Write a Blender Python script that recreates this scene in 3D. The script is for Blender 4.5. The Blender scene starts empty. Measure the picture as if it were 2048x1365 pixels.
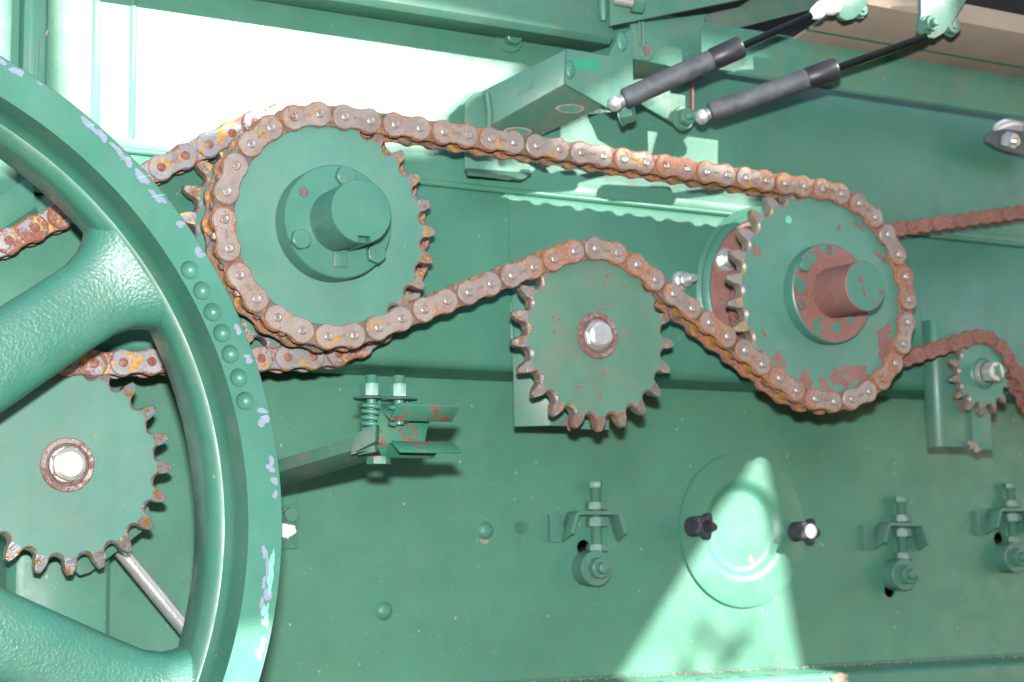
import bpy, bmesh, math, random
from mathutils import Vector, Matrix
from mathutils.geometry import tessellate_polygon
import numpy as np
random.seed(7)
rad = math.radians
S = bpy.context.scene
COL = S.collection
MM = 0.001

# ------------------------------------------------------------------ camera
# x to the right along the machine's side, y into the machine, z up; millimetres below
CR = Vector((0.87092821, -0.49116196, -0.01562015)); CU = Vector((-0.04968873, -0.11964246, 0.99157285))
CF = Vector((0.48889169, 0.86281262, 0.12860521)); FPX = 3457.65
cam_d = bpy.data.cameras.new('camera'); cam = bpy.data.objects.new('camera', cam_d); COL.objects.link(cam)
cam_d.sensor_width = 36; cam_d.lens = FPX * 36 / 2048; cam_d.clip_start = .05; cam_d.clip_end = 300
m3 = Matrix((CR, CU, -CF)).transposed(); cam.matrix_world = m3.to_4x4()
cam_d.dof.use_dof = True; cam_d.dof.focus_distance = 1.42; cam_d.dof.aperture_fstop = 10
S.camera = cam

# ------------------------------------------------------------------ light
SUN = Vector((-.5, 1, -.60)).normalized()
w = bpy.data.worlds.new('World'); S.world = w; w.use_nodes = True
nt = w.node_tree; bg = nt.nodes['Background']; sky = nt.nodes.new('ShaderNodeTexSky')
sky.sky_type = 'NISHITA'; sky.sun_disc = False
el = math.asin(-SUN.z); az = math.atan2(-SUN.x, -SUN.y)
sky.sun_elevation = el; sky.sun_rotation = az
nt.links.new(sky.outputs[0], bg.inputs[0]); bg.inputs[1].default_value = .09
sl = bpy.data.lights.new('sun', 'SUN'); sl.energy = 5; sl.angle = rad(.5); sl.color = (1, .96, .9)
so = bpy.data.objects.new('sun', sl); COL.objects.link(so); so.rotation_euler = SUN.to_track_quat('-Z', 'Y').to_euler()
# the camera's own flash, a small lamp above the lens
fl = bpy.data.lights.new('camera_flash', 'AREA'); fl.shape = 'RECTANGLE'; fl.size = .05; fl.size_y = .03; fl.energy = 13.2; fl.color = (1, .97, .97)
fo = bpy.data.objects.new('camera_flash', fl); COL.objects.link(fo)
fo.matrix_world = Matrix.Translation(CU * .115) @ m3.to_4x4()
S.view_settings.view_transform = 'Standard'; S.view_settings.look = 'None'; S.view_settings.gamma = 1
S.view_settings.exposure = 1.9
S.render.engine = 'CYCLES'

# ------------------------------------------------------------------ helpers
def W(px, py, D):
    d = CF + CR * ((px - 1024) / FPX) - CU * ((py - 682.5) / FPX)
    return d * (D / d.y)

def nodes(name):
    m = bpy.data.materials.new(name); m.use_nodes = True
    t = m.node_tree; b = t.nodes['Principled BSDF']
    g = t.nodes.new('ShaderNodeNewGeometry')
    return m, t, b, g.outputs['Position']

def N(t, kind, **kw):
    n = t.nodes.new(kind)
    for k, v in kw.items(): setattr(n, k, v)
    return n

def noise(t, pos, scale, detail=4, rough=.6, off=0, stretch=None):
    mp = N(t, 'ShaderNodeMapping'); t.links.new(pos, mp.inputs[0]); mp.inputs[1].default_value = (off, off * .7, off * 1.3)
    if stretch: mp.inputs[3].default_value = stretch
    n = N(t, 'ShaderNodeTexNoise'); t.links.new(mp.outputs[0], n.inputs['Vector'])
    n.inputs['Scale'].default_value = scale; n.inputs['Detail'].default_value = detail; n.inputs['Roughness'].default_value = rough
    return n.outputs['Fac']

def ramp(t, fac, stops):
    r = N(t, 'ShaderNodeValToRGB'); t.links.new(fac, r.inputs[0]); e = r.color_ramp.elements
    while len(e) < len(stops): e.new(.5)
    for x, (p, c) in zip(e, stops):
        x.position = p; x.color = c if len(c) == 4 else (*c, 1)
    return r.outputs[0]

def g1(v): return (v, v, v, 1)

def mixc(t, fac, a, b, blend='MIX'):
    n = N(t, 'ShaderNodeMix', data_type='RGBA', blend_type=blend)
    if hasattr(fac, 'type') and not isinstance(fac, float): t.links.new(fac, n.inputs[0])
    else: n.inputs[0].default_value = fac
    for i, x in ((6, a), (7, b)):
        if isinstance(x, (tuple, list)): n.inputs[i].default_value = x if len(x) == 4 else (*x, 1)
        else: t.links.new(x, n.inputs[i])
    return n.outputs[2]

def math_(t, op, a, b=None, clamp=False):
    n = N(t, 'ShaderNodeMath', operation=op, use_clamp=clamp)
    for i, x in ((0, a), (1, b)):
        if x is None: continue
        if isinstance(x, (int, float)): n.inputs[i].default_value = x
        else: t.links.new(x, n.inputs[i])
    return n.outputs[0]

def bump(t, b, h, strength, dist):
    n = N(t, 'ShaderNodeBump'); n.inputs['Strength'].default_value = strength; n.inputs['Distance'].default_value = dist
    t.links.new(h, n.inputs['Height']); t.links.new(n.outputs[0], b.inputs['Normal'])

def paint(name, base, rough=.42, specks=.5, dust=.3, wave=.0006, cast=0, dark=None, dustcol=(.22, .17, .12), rust=0, blot=1):
    m, t, b, P = nodes(name)
    d = dark or tuple(c * .78 for c in base)
    c = mixc(t, ramp(t, noise(t, P, 9, 5, .6), [(.35, g1(0)), (.7, g1(1))]), base, d)
    c = mixc(t, math_(t, 'MULTIPLY', ramp(t, noise(t, P, 22, 6, .7, 3), [(.45, g1(0)), (.8, g1(1))]), dust), c, dustcol)
    # faint vertical runs and blotches of grime
    c = mixc(t, math_(t, 'MULTIPLY', ramp(t, noise(t, P, 40, 5, .6, 17, (1, 1, .09)), [(.5, g1(0)), (.75, g1(1))]), .28 * blot), c, tuple(x * .62 + .01 for x in base))
    c = mixc(t, math_(t, 'MULTIPLY', ramp(t, noise(t, P, 13, 7, .75, 27), [(.55, g1(0)), (.68, g1(1))]), .25 * blot), c, tuple(x * 1.25 + .012 for x in base))
    # fine streaks and pinholes
    c = mixc(t, math_(t, 'MULTIPLY', ramp(t, noise(t, P, 700, 2, .5, 9), [(.35, g1(1)), (.6, g1(0))]), .16), c, tuple(x * .6 for x in base))
    if specks:
        v = N(t, 'ShaderNodeTexVoronoi'); v.inputs['Scale'].default_value = 75; v.inputs['Randomness'].default_value = 1
        mp = N(t, 'ShaderNodeMapping'); t.links.new(P, mp.inputs[0]); mp.inputs[3].default_value = (1.2, 1, .7); t.links.new(mp.outputs[0], v.inputs['Vector'])
        sm = ramp(t, v.outputs['Distance'], [(.045, g1(1)), (.1, g1(0))])
        pick = ramp(t, noise(t, P, 60, 1, .5, 21), [(.5, g1(0)), (.58, g1(1))])
        c = mixc(t, math_(t, 'MULTIPLY', math_(t, 'MULTIPLY', sm, pick), specks), c, (.42, .36, .27))
        v2 = N(t, 'ShaderNodeTexVoronoi'); v2.inputs['Scale'].default_value = 230; t.links.new(P, v2.inputs['Vector'])
        sm2 = ramp(t, v2.outputs['Distance'], [(.07, g1(1)), (.16, g1(0))])
        pk2 = ramp(t, noise(t, P, 150, 1, .5, 33), [(.56, g1(0)), (.62, g1(1))])
        c = mixc(t, math_(t, 'MULTIPLY', math_(t, 'MULTIPLY', sm2, pk2), specks * .8), c, (.35, .38, .3))
    if rust:
        rm = ramp(t, noise(t, P, 55, 8, .75, 5), [(.62 - rust * .3, g1(0)), (.66 - rust * .3, g1(1))])
        c = mixc(t, rm, c, ramp(t, noise(t, P, 260, 4, .7), [(.3, (.10, .045, .03)), (.7, (.27, .13, .09))]))
    t.links.new(c, b.inputs['Base Color'])
    t.links.new(ramp(t, noise(t, P, 45, 5, .6, 2), [(.3, g1(rough - .06)), (.75, g1(rough + .14))]), b.inputs['Roughness'])
    if cast:
        v = N(t, 'ShaderNodeTexVoronoi', feature='SMOOTH_F1'); v.inputs['Scale'].default_value = 400; t.links.new(P, v.inputs['Vector'])
        h = math_(t, 'ADD', v.outputs['Distance'], noise(t, P, 260, 4, .6))
        bump(t, b, h, cast, .0016)
    else:
        h = math_(t, 'ADD', noise(t, P, 6, 2, .5, 4), math_(t, 'MULTIPLY', noise(t, P, 500, 2, .5), .012))
        bump(t, b, h, 1, wave * 12)
    return m

def steel(name, c1, c2, rust, rustcol=((.10, .03, .018), (.32, .11, .045)), grease=None, metal=.4, rough=.48, edge=.0, scale=90, xrust=0, gs=55):
    m, t, b, P = nodes(name)
    c = mixc(t, ramp(t, noise(t, P, 45, 5, .65), [(.3, g1(0)), (.7, g1(1))]), c1, c2)
    oi = N(t, 'ShaderNodeObjectInfo')
    if grease is not None:
        gm = ramp(t, noise(t, P, gs, 5, .65, 11), [(.56 - grease * .3, g1(0)), (.62 - grease * .3, g1(1))])
        c = mixc(t, gm, c, ramp(t, noise(t, P, 300, 3, .6), [(.3, (.33, .15, .035)), (.7, (.62, .36, .07))]))
    n = math_(t, 'ADD', math_(t, 'MULTIPLY', noise(t, P, scale, 8, .8, 5), .55), math_(t, 'MULTIPLY', noise(t, P, scale * 3.4, 5, .75, 15), .45))
    n2 = noise(t, P, 18, 2, .5, 8)
    s = math_(t, 'ADD', n, math_(t, 'MULTIPLY', math_(t, 'SUBTRACT', n2, .5), .4))
    s = math_(t, 'ADD', s, math_(t, 'MULTIPLY', math_(t, 'SUBTRACT', oi.outputs['Random'], .5), .1))
    if xrust:
        sx = N(t, 'ShaderNodeSeparateXYZ'); t.links.new(P, sx.inputs[0])
        s = math_(t, 'ADD', s, math_(t, 'MULTIPLY', math_(t, 'SUBTRACT', sx.outputs[0], .9), xrust))
    if edge:
        a = N(t, 'ShaderNodeAttribute', attribute_name='rim'); s = math_(t, 'ADD', s, math_(t, 'MULTIPLY', a.outputs['Fac'], edge))
    rm = ramp(t, s, [(.72 - rust * .35, g1(0)), (.77 - rust * .35, g1(1))])
    rc = ramp(t, noise(t, P, 420, 5, .7, 1), [(.3, rustcol[0]), (.7, rustcol[1])])
    t.links.new(mixc(t, rm, c, rc), b.inputs['Base Color'])
    t.links.new(math_(t, 'MULTIPLY', math_(t, 'SUBTRACT', 1.0, rm), metal), b.inputs['Metallic'])
    t.links.new(math_(t, 'ADD', math_(t, 'MULTIPLY', rm, .35), rough), b.inputs['Roughness'])
    bump(t, b, math_(t, 'ADD', math_(t, 'MULTIPLY', rm, .6), noise(t, P, 600, 3, .6)), .5, .0006)
    return m

def plain(name, c, rough=.5, metal=0., var=.25, bmp=.3, scale=150):
    m, t, b, P = nodes(name)
    t.links.new(ramp(t, noise(t, P, scale, 5, .7), [(.3, tuple(x * (1 - var) for x in c)), (.75, tuple(min(1, x * (1 + var)) for x in c))]), b.inputs['Base Color'])
    b.inputs['Roughness'].default_value = rough; b.inputs['Metallic'].default_value = metal
    bump(t, b, noise(t, P, scale * 4, 3, .6, 3), bmp, .0004)
    return m

GREEN = (.062, .208, .14)
MT = dict(
    wall=paint('lower_sheet_paint', GREEN, .45, .9, .12, blot=.5),
    upper=paint('upper_sheet_paint', GREEN, .4, .4, .08, blot=.5),
    part=paint('bracket_paint', (.07, .21, .15), .42, .6, .45),
    hub=paint('hub_paint', (.062, .205, .148), .38, .25, .15, wave=.0002),
    disc=paint('sprocket_paint', (.09, .245, .185), .42, .25, .5, dustcol=(.16, .2, .15), wave=.0002),
    idler=paint('idler_paint', (.09, .21, .145), .42, .2, 1.0, dustcol=(.16, .165, .12), wave=.0002),
    cast=paint('cast_paint', (.045, .185, .13), .36, .2, .2, cast=.22),
    rim=paint('rim_paint', (.052, .19, .135), .33, .25, .12, wave=.0001),
    groove=paint('groove_paint', (.04, .165, .11), .35, .4, .25, wave=.0003),
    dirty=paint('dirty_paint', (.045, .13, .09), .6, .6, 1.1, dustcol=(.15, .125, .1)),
    chipped=paint('chipped_paint', (.034, .19, .12), .42, .4, .4, rust=.3),
    adj=paint('adjuster_paint', (.075, .205, .15), .48, .3, .55, dustcol=(.12, .13, .1)),
    link=steel('chain_plate', (.23, .185, .16), (.38, .315, .28), .54, edge=.10, scale=70, xrust=.10, rustcol=((.18, .075, .045), (.37, .18, .105)), grease=-.12),
    linkin=steel('chain_inner_plate', (.10, .075, .065), (.22, .175, .15), .58, grease=.06, edge=.07, gs=90, xrust=.12, rustcol=((.15, .06, .035), (.36, .17, .09))),  # darker base adds the shade of the gaps between plates to the grime
    roller=steel('chain_roller', (.09, .07, .065), (.2, .16, .14), .4, grease=.6),
    pin=steel('pin_head', (.46, .40, .37), (.30, .25, .23), .42, metal=.55, rough=.35),
    rlink=steel('rear_chain_plate', (.20, .195, .20), (.34, .33, .335), .54, rustcol=((.13, .04, .03), (.32, .12, .07)), grease=.12, edge=.06, gs=90),
    rpin=steel('rusty_pin', (.22, .09, .06), (.30, .13, .09), .7, metal=0, rustcol=((.12, .03, .02), (.26, .09, .06))),
    slink=steel('small_chain_plate', (.17, .075, .055), (.27, .12, .09), .6, metal=0, rustcol=((.11, .04, .03), (.33, .14, .095)), rough=.7),
    tooth=steel('sprocket_teeth', (.20, .17, .165), (.32, .29, .285), .55, grease=.1, gs=190, rustcol=((.13, .055, .04), (.32, .15, .09))),
    tooth2=steel('idler_teeth', (.13, .12, .125), (.26, .235, .23), .52, grease=.08, gs=190, rustcol=((.12, .055, .045), (.27, .13, .085))),
    bright=steel('worn_teeth', (.30, .30, .34), (.45, .45, .48), .42, grease=.12, gs=190, rough=.3, metal=.7),
    rust=steel('rusty_steel', (.19, .085, .07), (.25, .12, .10), .55, metal=0, rustcol=((.13, .05, .04), (.3, .14, .1)), rough=.65),
    ring=steel('rusty_hub_ring', (.24, .18, .16), (.34, .28, .26), .66, metal=.4, rustcol=((.1, .035, .028), (.25, .11, .09)), rough=.4),
    zinc=steel('zinc_bolt', (.55, .55, .53), (.72, .72, .70), .05, metal=.65, rough=.3),
    oldzinc=steel('old_zinc_bolt', (.42, .40, .34), (.58, .56, .5), .3, metal=.5, rough=.4, rustcol=((.2, .12, .08), (.35, .22, .15))),
    edge=plain('worn_edge_dark_hollow', (.12, .10, .09), .7, 0, .5, .8),  # also the dark of shallow grooves and flat holes, put into the colour
    strut=plain('strut_black', (.055, .062, .068), .62, 0, .5, .25, 60),
    rod=plain('rod_black', (.006, .007, .007), .12, 0, .2, .02),
    cap=plain('strut_cap', (.022, .022, .027), .42, 0, .3, .3),
    knob=plain('knob_plastic', (.035, .033, .045), .62, 0, .2, .5),
    knobin=plain('knob_socket', (.008, .008, .01), .7),
    white=plain('white_cap', (.85, .83, .82), .4, 0, .06),
    label=plain('paper_label', (.8, .78, .75), .7, 0, .05),
    chip=plain('primer_chip', (.19, .22, .29), .6, 0, .12, .3),
    mint=plain('scraped_paint', (.16, .48, .34), .55, 0, .2),
    bgreen=plain('fresh_paint', (.035, .27, .16), .4, 0, .1),
    tan=paint('dusty_underside', (.36, .29, .22), .8, .1, .4, dustcol=(.25, .24, .18)),
    black=plain('dark_inside', (.004, .004, .004), .9),
    dull=plain('dark_bracket', (.10, .11, .105), .6, 0, .3),
    mud=plain('dry_dirt', (.28, .21, .16), .9, 0, .3, 1),
)

class MB:
    def __init__(s): s.v = []; s.f = []; s.m = []; s.a = []
    def add(s, vs, fs, mat=0, T=None, rim=None):
        o = len(s.v)
        for i, p in enumerate(vs):
            p = Vector(p); s.v.append(T @ p if T is not None else p); s.a.append(rim[i] if rim else 0.)
        for i, f in enumerate(fs):
            s.f.append([o + k for k in f]); s.m.append(mat[i] if isinstance(mat, list) else mat)
        return s
    def box(s, x0, x1, y0, y1, z0, z1, mat=0, T=None):
        vs = [(x, y, z) for x in (x0, x1) for y in (y0, y1) for z in (z0, z1)]
        return s.add(vs, [(0, 1, 3, 2), (4, 6, 7, 5), (0, 4, 5, 1), (2, 3, 7, 6), (0, 2, 6, 4), (1, 5, 7, 3)], mat, T)
    def prism(s, out, rings, mat=0, T=None, capmat=None):
        # out: closed outline (x,z) anticlockwise seen from the front; rings: (inset, y, rim) front to back
        n = len(out); P = [Vector(p) for p in out]; nr = []
        for i in range(n):
            a = (P[i] - P[i - 1]); b = (P[(i + 1) % n] - P[i])
            if a.length < 1e-9: a = b
            if b.length < 1e-9: b = a
            t = a.normalized() + b.normalized(); t = t.normalized() if t.length > 1e-6 else b.normalized()
            k = max(.5, t.dot(b.normalized()))
            nr.append(Vector((-t.y, t.x)) / k)
        vs = []; rim = []
        for (ins, y, r) in rings:
            for p, q in zip(P, nr):
                c = p + q * ins; vs.append((c.x, y, c.y)); rim.append(r)
        fs = [list(range(n))]
        for k in range(len(rings) - 1):
            for i in range(n):
                j = (i + 1) % n; fs.append((k * n + j, k * n + i, (k + 1) * n + i, (k + 1) * n + j))
        fs.append([(len(rings) - 1) * n + i for i in reversed(range(n))])
        mats = [mat] * len(fs)
        if capmat is not None: mats[0] = capmat
        return s.add(vs, fs, mats, T, rim)
    def lathe(s, prof, n=48, mat=0, T=None, mats=None, close=True):
        # prof: (r, y) front to back, axis along y
        vs = []; fs = []; ms = []
        idx = []
        for (r, y) in prof:
            if r < 1e-6: idx.append([len(vs)]); vs.append((0, y, 0))
            else:
                idx.append(list(range(len(vs), len(vs) + n)))
                vs += [(r * math.cos(2 * math.pi * i / n), y, r * math.sin(2 * math.pi * i / n)) for i in range(n)]
        for k in range(len(prof) - 1):
            A, B = idx[k], idx[k + 1]; mm = mats[k] if mats else mat
            for i in range(n):
                j = (i + 1) % n
                if len(A) == 1 and len(B) == 1: continue
                if len(A) == 1: fs.append((A[0], B[i], B[j]))
                elif len(B) == 1: fs.append((A[j], A[i], B[0]))
                else: fs.append((A[j], A[i], B[i], B[j]))
                ms.append(mm)
        return s.add(vs, fs, ms, T)
    def tube(s, pts, r, n=12, mat=0, T=None, cap=True):
        pts = [Vector(p) for p in pts]; vs = []; fs = []
        up = Vector((0, 0, 1)); prev = None
        for i, p in enumerate(pts):
            d = (pts[min(i + 1, len(pts) - 1)] - pts[max(i - 1, 0)]).normalized()
            if prev is None:
                a = d.cross(up);
                if a.length < .1: a = d.cross(Vector((1, 0, 0)))
            else: a = prev - d * prev.dot(d)
            a.normalize(); prev = a; b = d.cross(a); rr = r[i] if isinstance(r, (list, tuple)) else r
            vs += [p + (a * math.cos(2 * math.pi * k / n) + b * math.sin(2 * math.pi * k / n)) * rr for k in range(n)]
        for i in range(len(pts) - 1):
            for k in range(n):
                j = (k + 1) % n; fs.append((i * n + k, i * n + j, (i + 1) * n + j, (i + 1) * n + k))
        if cap: fs += [list(reversed(range(n))), [(len(pts) - 1) * n + k for k in range(n)]]
        return s.add(vs, fs, mat, T)
    def sheet(s, pts, t, mat=0, T=None, back=Vector((0, 1, 0))):
        # flat plate through 3D points, thickness t pushed to the back
        P = [Vector(p) for p in pts]; n = len(P); nn = Vector()
        for i in range(n): nn += (P[i] - P[0]).cross(P[(i + 1) % n] - P[0])
        nn.normalize()
        if nn.dot(back) < 0: nn = -nn; P = P[::-1]
        Q = [p + nn * t for p in P]
        # orient: nn points back; P viewed from the front
        fs = [list(reversed(range(n))), [n + i for i in range(n)]]
        for i in range(n):
            j = (i + 1) % n; fs.append((i, j, n + j, n + i))
        return s.add(P + Q, fs, mat, T)
    def ribbon(s, path, ext, t, mat=0, T=None):
        # bent sheet: 3D polyline extruded along ext, thickness t to the left-hand side of travel seen along ext
        P = [Vector(p) for p in path]; E = Vector(ext); e = E.normalized(); nr = []
        for i in range(len(P)):
            a = (P[i] - P[i - 1]).normalized() if i else (P[1] - P[0]).normalized()
            b = (P[i + 1] - P[i]).normalized() if i < len(P) - 1 else a
            k = (a + b).normalized(); q = e.cross(k).normalized(); nr.append(q / max(.4, k.dot(b)))
        n = len(P); vs = []
        for off in (0, 1):
            for p, q in zip(P, nr): vs.append(p + q * t * off)
        vs += [v + E for v in vs]
        fs = []
        for i in range(n - 1):
            fs += [(i, i + 1, 2 * n + i + 1, 2 * n + i), (n + i + 1, n + i, 3 * n + i, 3 * n + i + 1),
                   (i + 1, i, n + i, n + i + 1), (2 * n + i, 2 * n + i + 1, 3 * n + i + 1, 3 * n + i)]
        fs += [(0, 2 * n, 3 * n, n), (n - 1, 2 * n - 1, 4 * n - 1, 3 * n - 1)]
        return s.add(vs, fs, mat, T)
    def mesh(s, name, mats, org=(0, 0, 0), smooth=30, bevel=0, bseg=2):
        o = Vector(org); me = bpy.data.meshes.new(name)
        me.from_pydata([(p - o) * MM for p in s.v], [], s.f)
        at = me.attributes.new('rim', 'FLOAT', 'POINT'); at.data.foreach_set('value', s.a)
        for m in (mats if isinstance(mats, list) else [mats]): me.materials.append(MT[m])
        me.polygons.foreach_set('material_index', s.m); me.validate()
        bm = bmesh.new(); bm.from_mesh(me)
        bmesh.ops.recalc_face_normals(bm, faces=bm.faces)
        if bevel:
            bmesh.ops.remove_doubles(bm, verts=bm.verts, dist=1e-6)
            ed = [e for e in bm.edges if len(e.link_faces) == 2 and e.calc_face_angle(0) > rad(28)]
            bmesh.ops.bevel(bm, geom=ed, offset=bevel * MM, segments=bseg, affect='EDGES', profile=.5, clamp_overlap=True)
        bm.to_mesh(me); bm.free()
        me.shade_smooth(); me.set_sharp_from_angle(angle=rad(smooth))
        for p in me.polygons:
            if len(p.vertices) > 12: p.use_smooth = False
        return me

def thing(name, label, cat, org=(0, 0, 0), group=None):
    o = bpy.data.objects.new(name, None); COL.objects.link(o); o.location = Vector(org) * MM; o.empty_display_size = .02
    o['label'] = label; o['category'] = cat; o['_x'] = list(map(float, org))
    if group: o['group'] = group
    return o

def link(name, me, parent=None, loc=None, label=None):
    o = bpy.data.objects.new(name, me); COL.objects.link(o)
    if parent is not None: o.parent = parent
    if loc is not None: o.location = loc
    if label: o['label'] = label
    return o

def org(t): return Vector(t.get('_x', (0, 0, 0)))
def part(mb, name, mats, t, smooth=30, bevel=0, label=None, bseg=2):
    return link(name, mb.mesh(name, mats, org(t), smooth, bevel, bseg), t, None, label)
def sub(mb, name, mats, parent, t, smooth=30, bevel=0, label=None):
    return link(name, mb.mesh(name, mats, org(t), smooth, bevel), parent, None, label)   # parents sit at their thing's origin
def single(mb, name, mats, label, cat, smooth=30, bevel=0, group=None, at=None):
    o = Vector(at) if at is not None else Vector((sum(v.x for v in mb.v), sum(v.y for v in mb.v), sum(v.z for v in mb.v))) / len(mb.v)
    ob = link(name, mb.mesh(name, mats, o, smooth, bevel)); ob.location = o * MM; ob['_x'] = list(o)
    ob['label'] = label; ob['category'] = cat
    if group: ob['group'] = group
    return ob
def struct(mb, name, mats, smooth=30, bevel=0, parent=None):
    ob = link(name, mb.mesh(name, mats, (0, 0, 0), smooth, bevel), parent)
    if parent is None: ob['kind'] = 'structure'
    return ob

def frame(o, front):
    # local -y points to front
    y = -Vector(front).normalized(); x = y.cross(Vector((0, 0, 1)))
    if x.length < .05: x = Vector((1, 0, 0))
    x.normalize(); z = x.cross(y)
    return Matrix.Translation(Vector(o)) @ Matrix((x, y, z)).transposed().to_4x4()
def TR(p, ang=0): return Matrix.Translation(Vector(p)) @ Matrix.Rotation(ang, 4, 'Y')

def circle(r, n, cx=0, cz=0, a0=0): return [(cx + r * math.cos(a0 + 2 * math.pi * i / n), cz + r * math.sin(a0 + 2 * math.pi * i / n)) for i in range(n)]
def hexout(ap, n=4, a0=0):
    out = []
    for i in range(6 * n):
        a = 2 * math.pi * i / (6 * n); k = ((a + math.pi / 6) % (math.pi / 3)) - math.pi / 6
        r = ap / math.cos(k); out.append((r * math.cos(a + a0), r * math.sin(a + a0)))
    return out
def hexhead(mb, ap, y0, y1, T=None, a0=0, mat=0, ch=.93):
    # chamfered hexagon: round front face, flat sides
    H = hexout(ap, 4, a0); n = len(H); vs = []; fs = []
    for rr, y in ((ch, y0), (.99, y0 + ap * (.06 if ch > .9 else .13))):
        for (x, z) in H:
            l = math.hypot(x, z); k = min(l, ap * rr * (1.0 if rr < .95 else 1.06)); vs.append((x / l * k, y, z / l * k))
    for y in (y0 + ap * .26, y1):
        for (x, z) in H: vs.append((x, y, z))
    fs = [list(range(n))]
    for k in range(3):
        for i in range(n): j = (i + 1) % n; fs.append((k * n + j, k * n + i, (k + 1) * n + i, (k + 1) * n + j))
    fs.append([3 * n + i for i in reversed(range(n))])
    return mb.add(vs, fs, mat, T)
def thread(mb, r, y0, y1, pitch=1.6, T=None, n=20, mat=0, k=.86):
    pr = [(0, y0), (r * .8, y0), (r * .86, y0 + pitch * .4)]; y = y0 + pitch * .5
    while y < y1 - pitch: pr += [(r, y + pitch * .35), (r * k, y + pitch * .85)]; y += pitch
    pr += [(r * .86, y1), (0, y1)]
    return mb.lathe(pr, n, mat, T)
def blob(cx, cz, rx, rz, seed, y, t=.15, rough=.3, n=26, ang=0, T=None):
    t = t + (seed * 7 % 23) * .012
    rnd = random.Random(seed); K = 6 if n < 60 else 16; ph = [rnd.uniform(0, 6.28) for _ in range(K)]; am = [rough * rnd.uniform(.3, 1) / (k + 1) ** (1.1 if n < 26 else .62) for k in range(K)]
    o = []
    for i in range(n):
        a = 2 * math.pi * i / n; k = 1 + sum(am[j] * math.sin((j + 2) * a + ph[j]) for j in range(K)); k = max(.35, k)
        u, v = rx * k * math.cos(a), rz * k * math.sin(a); o.append((cx + u * math.cos(ang) - v * math.sin(ang), cz + u * math.sin(ang) + v * math.cos(ang)))
    return MB().prism(o, [(0, y - t, 0), (0, y, 0)], T=T)
def text(body, size, mat, parent, loc, rot=0, depth=.12, name='lettering', T=None):
    cu = bpy.data.curves.new(name, 'FONT'); cu.body = body; cu.size = size; cu.extrude = depth; cu.align_x = 'CENTER'; cu.align_y = 'CENTER'; cu.resolution_u = 2
    ob = bpy.data.objects.new('tmp', cu); COL.objects.link(ob); dg = bpy.context.evaluated_depsgraph_get()
    me = bpy.data.meshes.new_from_object(ob.evaluated_get(dg)); bpy.data.objects.remove(ob); bpy.data.curves.remove(cu)
    R = Matrix.Scale(MM, 4) @ Matrix.Translation(Vector(loc)) @ Matrix.Rotation(rot, 4, 'Y') @ Matrix.Rotation(rad(90), 4, 'X')
    me.transform(R); me.materials.append(MT[mat]); me.name = name
    return link(name, me, parent)

# ------------------------------------------------------------------ planes of the machine's side (distance from the camera plane)
YU, YB, YW = 1511, 1500, 1590       # upper sheet, beam face, lower sheet
ZS, ZB, ZL = 379, 193, -121          # seam, underside of beam, ledge

def rect_holes(x0, x1, z0, z1, y, t, holes, mb):
    polys = [[Vector((x0, z0, 0)), Vector((x1, z0, 0)), Vector((x1, z1, 0)), Vector((x0, z1, 0))]] + [[Vector((a, b, 0)) for a, b in h] for h in holes]
    tri = tessellate_polygon(polys); flat = [p for q in polys for p in q]
    vs = [(p.x, y, p.y) for p in flat] + [(p.x, y + t, p.y) for p in flat]; n = len(flat)
    fs = [list(f) for f in tri] + [[n + i for i in reversed(f)] for f in tri]; k = 0
    for q in polys:
        for i in range(len(q)): a = k + i; b = k + (i + 1) % len(q); fs.append((a, b, n + b, n + a))
        k += len(q)
    return mb.add(vs, fs)

ADJ = [W(1173, 1137, YW), W(1786, 1149, YW), W(2008, 1117, YW)]
holes = []
for i, p in enumerate(ADJ):
    dx, dz = [(-3, 22), (-6, -19), (-7, 24)][i]
    holes.append(circle(8.5, 20, p.x + dx, p.z + dz)); 
cvr = W(1487, 1060, YW - 2); holes.append(circle(68, 48, cvr.x, cvr.z))
lw = rect_holes(100, 2600, -420, 215, YW, 3, holes, MB()); struct(lw, 'lower_wall', 'wall')
struct(MB().box(60, 2650, 1720, 1724, -450, 900), 'black_backing', 'black')  # black sheet stands in for the unlit dark of the interior
up = MB(); up.box(-120, 2600, YU, YU + 3, ZS + 2, 596); struct(up, 'upper_wall', 'upper')

def add_crease(px0, px1, name, y=YU, z0=ZS + 4, z1=595):
    # shallow pressed rib in the sunlit sheet
    x = W(px0, 200, y).x; x1 = W(px1, 200, y).x; mb = MB()
    mb.ribbon([(x, y - .3, z0), ((x * 2 + x1) / 3, y - .9, z0), ((x + 2 * x1) / 3, y - .9, z0), (x1, y - .3, z0)], (0, 0, z1 - z0), 1)
    return mb
t = thing('side_sheet', 'flat sunlit sheet metal rib beside the dark upright at the top left', 'panel rib', W(190, 150, YU))
for a, b in ((182, 200), (258, 272)): part(add_crease(a, b, ''), 'pressed_rib', 'upper', t, 40, .6)

# seam lip above the beam
sm = MB(); sm.tube([(-120, YU - 5, ZS), (2600, YU - 5, ZS)], 3.2, 12)
sm.box(-120, 2600, YU - 4, YU - 1, ZS, ZS + 12)
single(sm, 'seam_lip', 'upper', 'long thin folded lip running across the side above the raised beam', 'seam', 40, .5)

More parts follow.
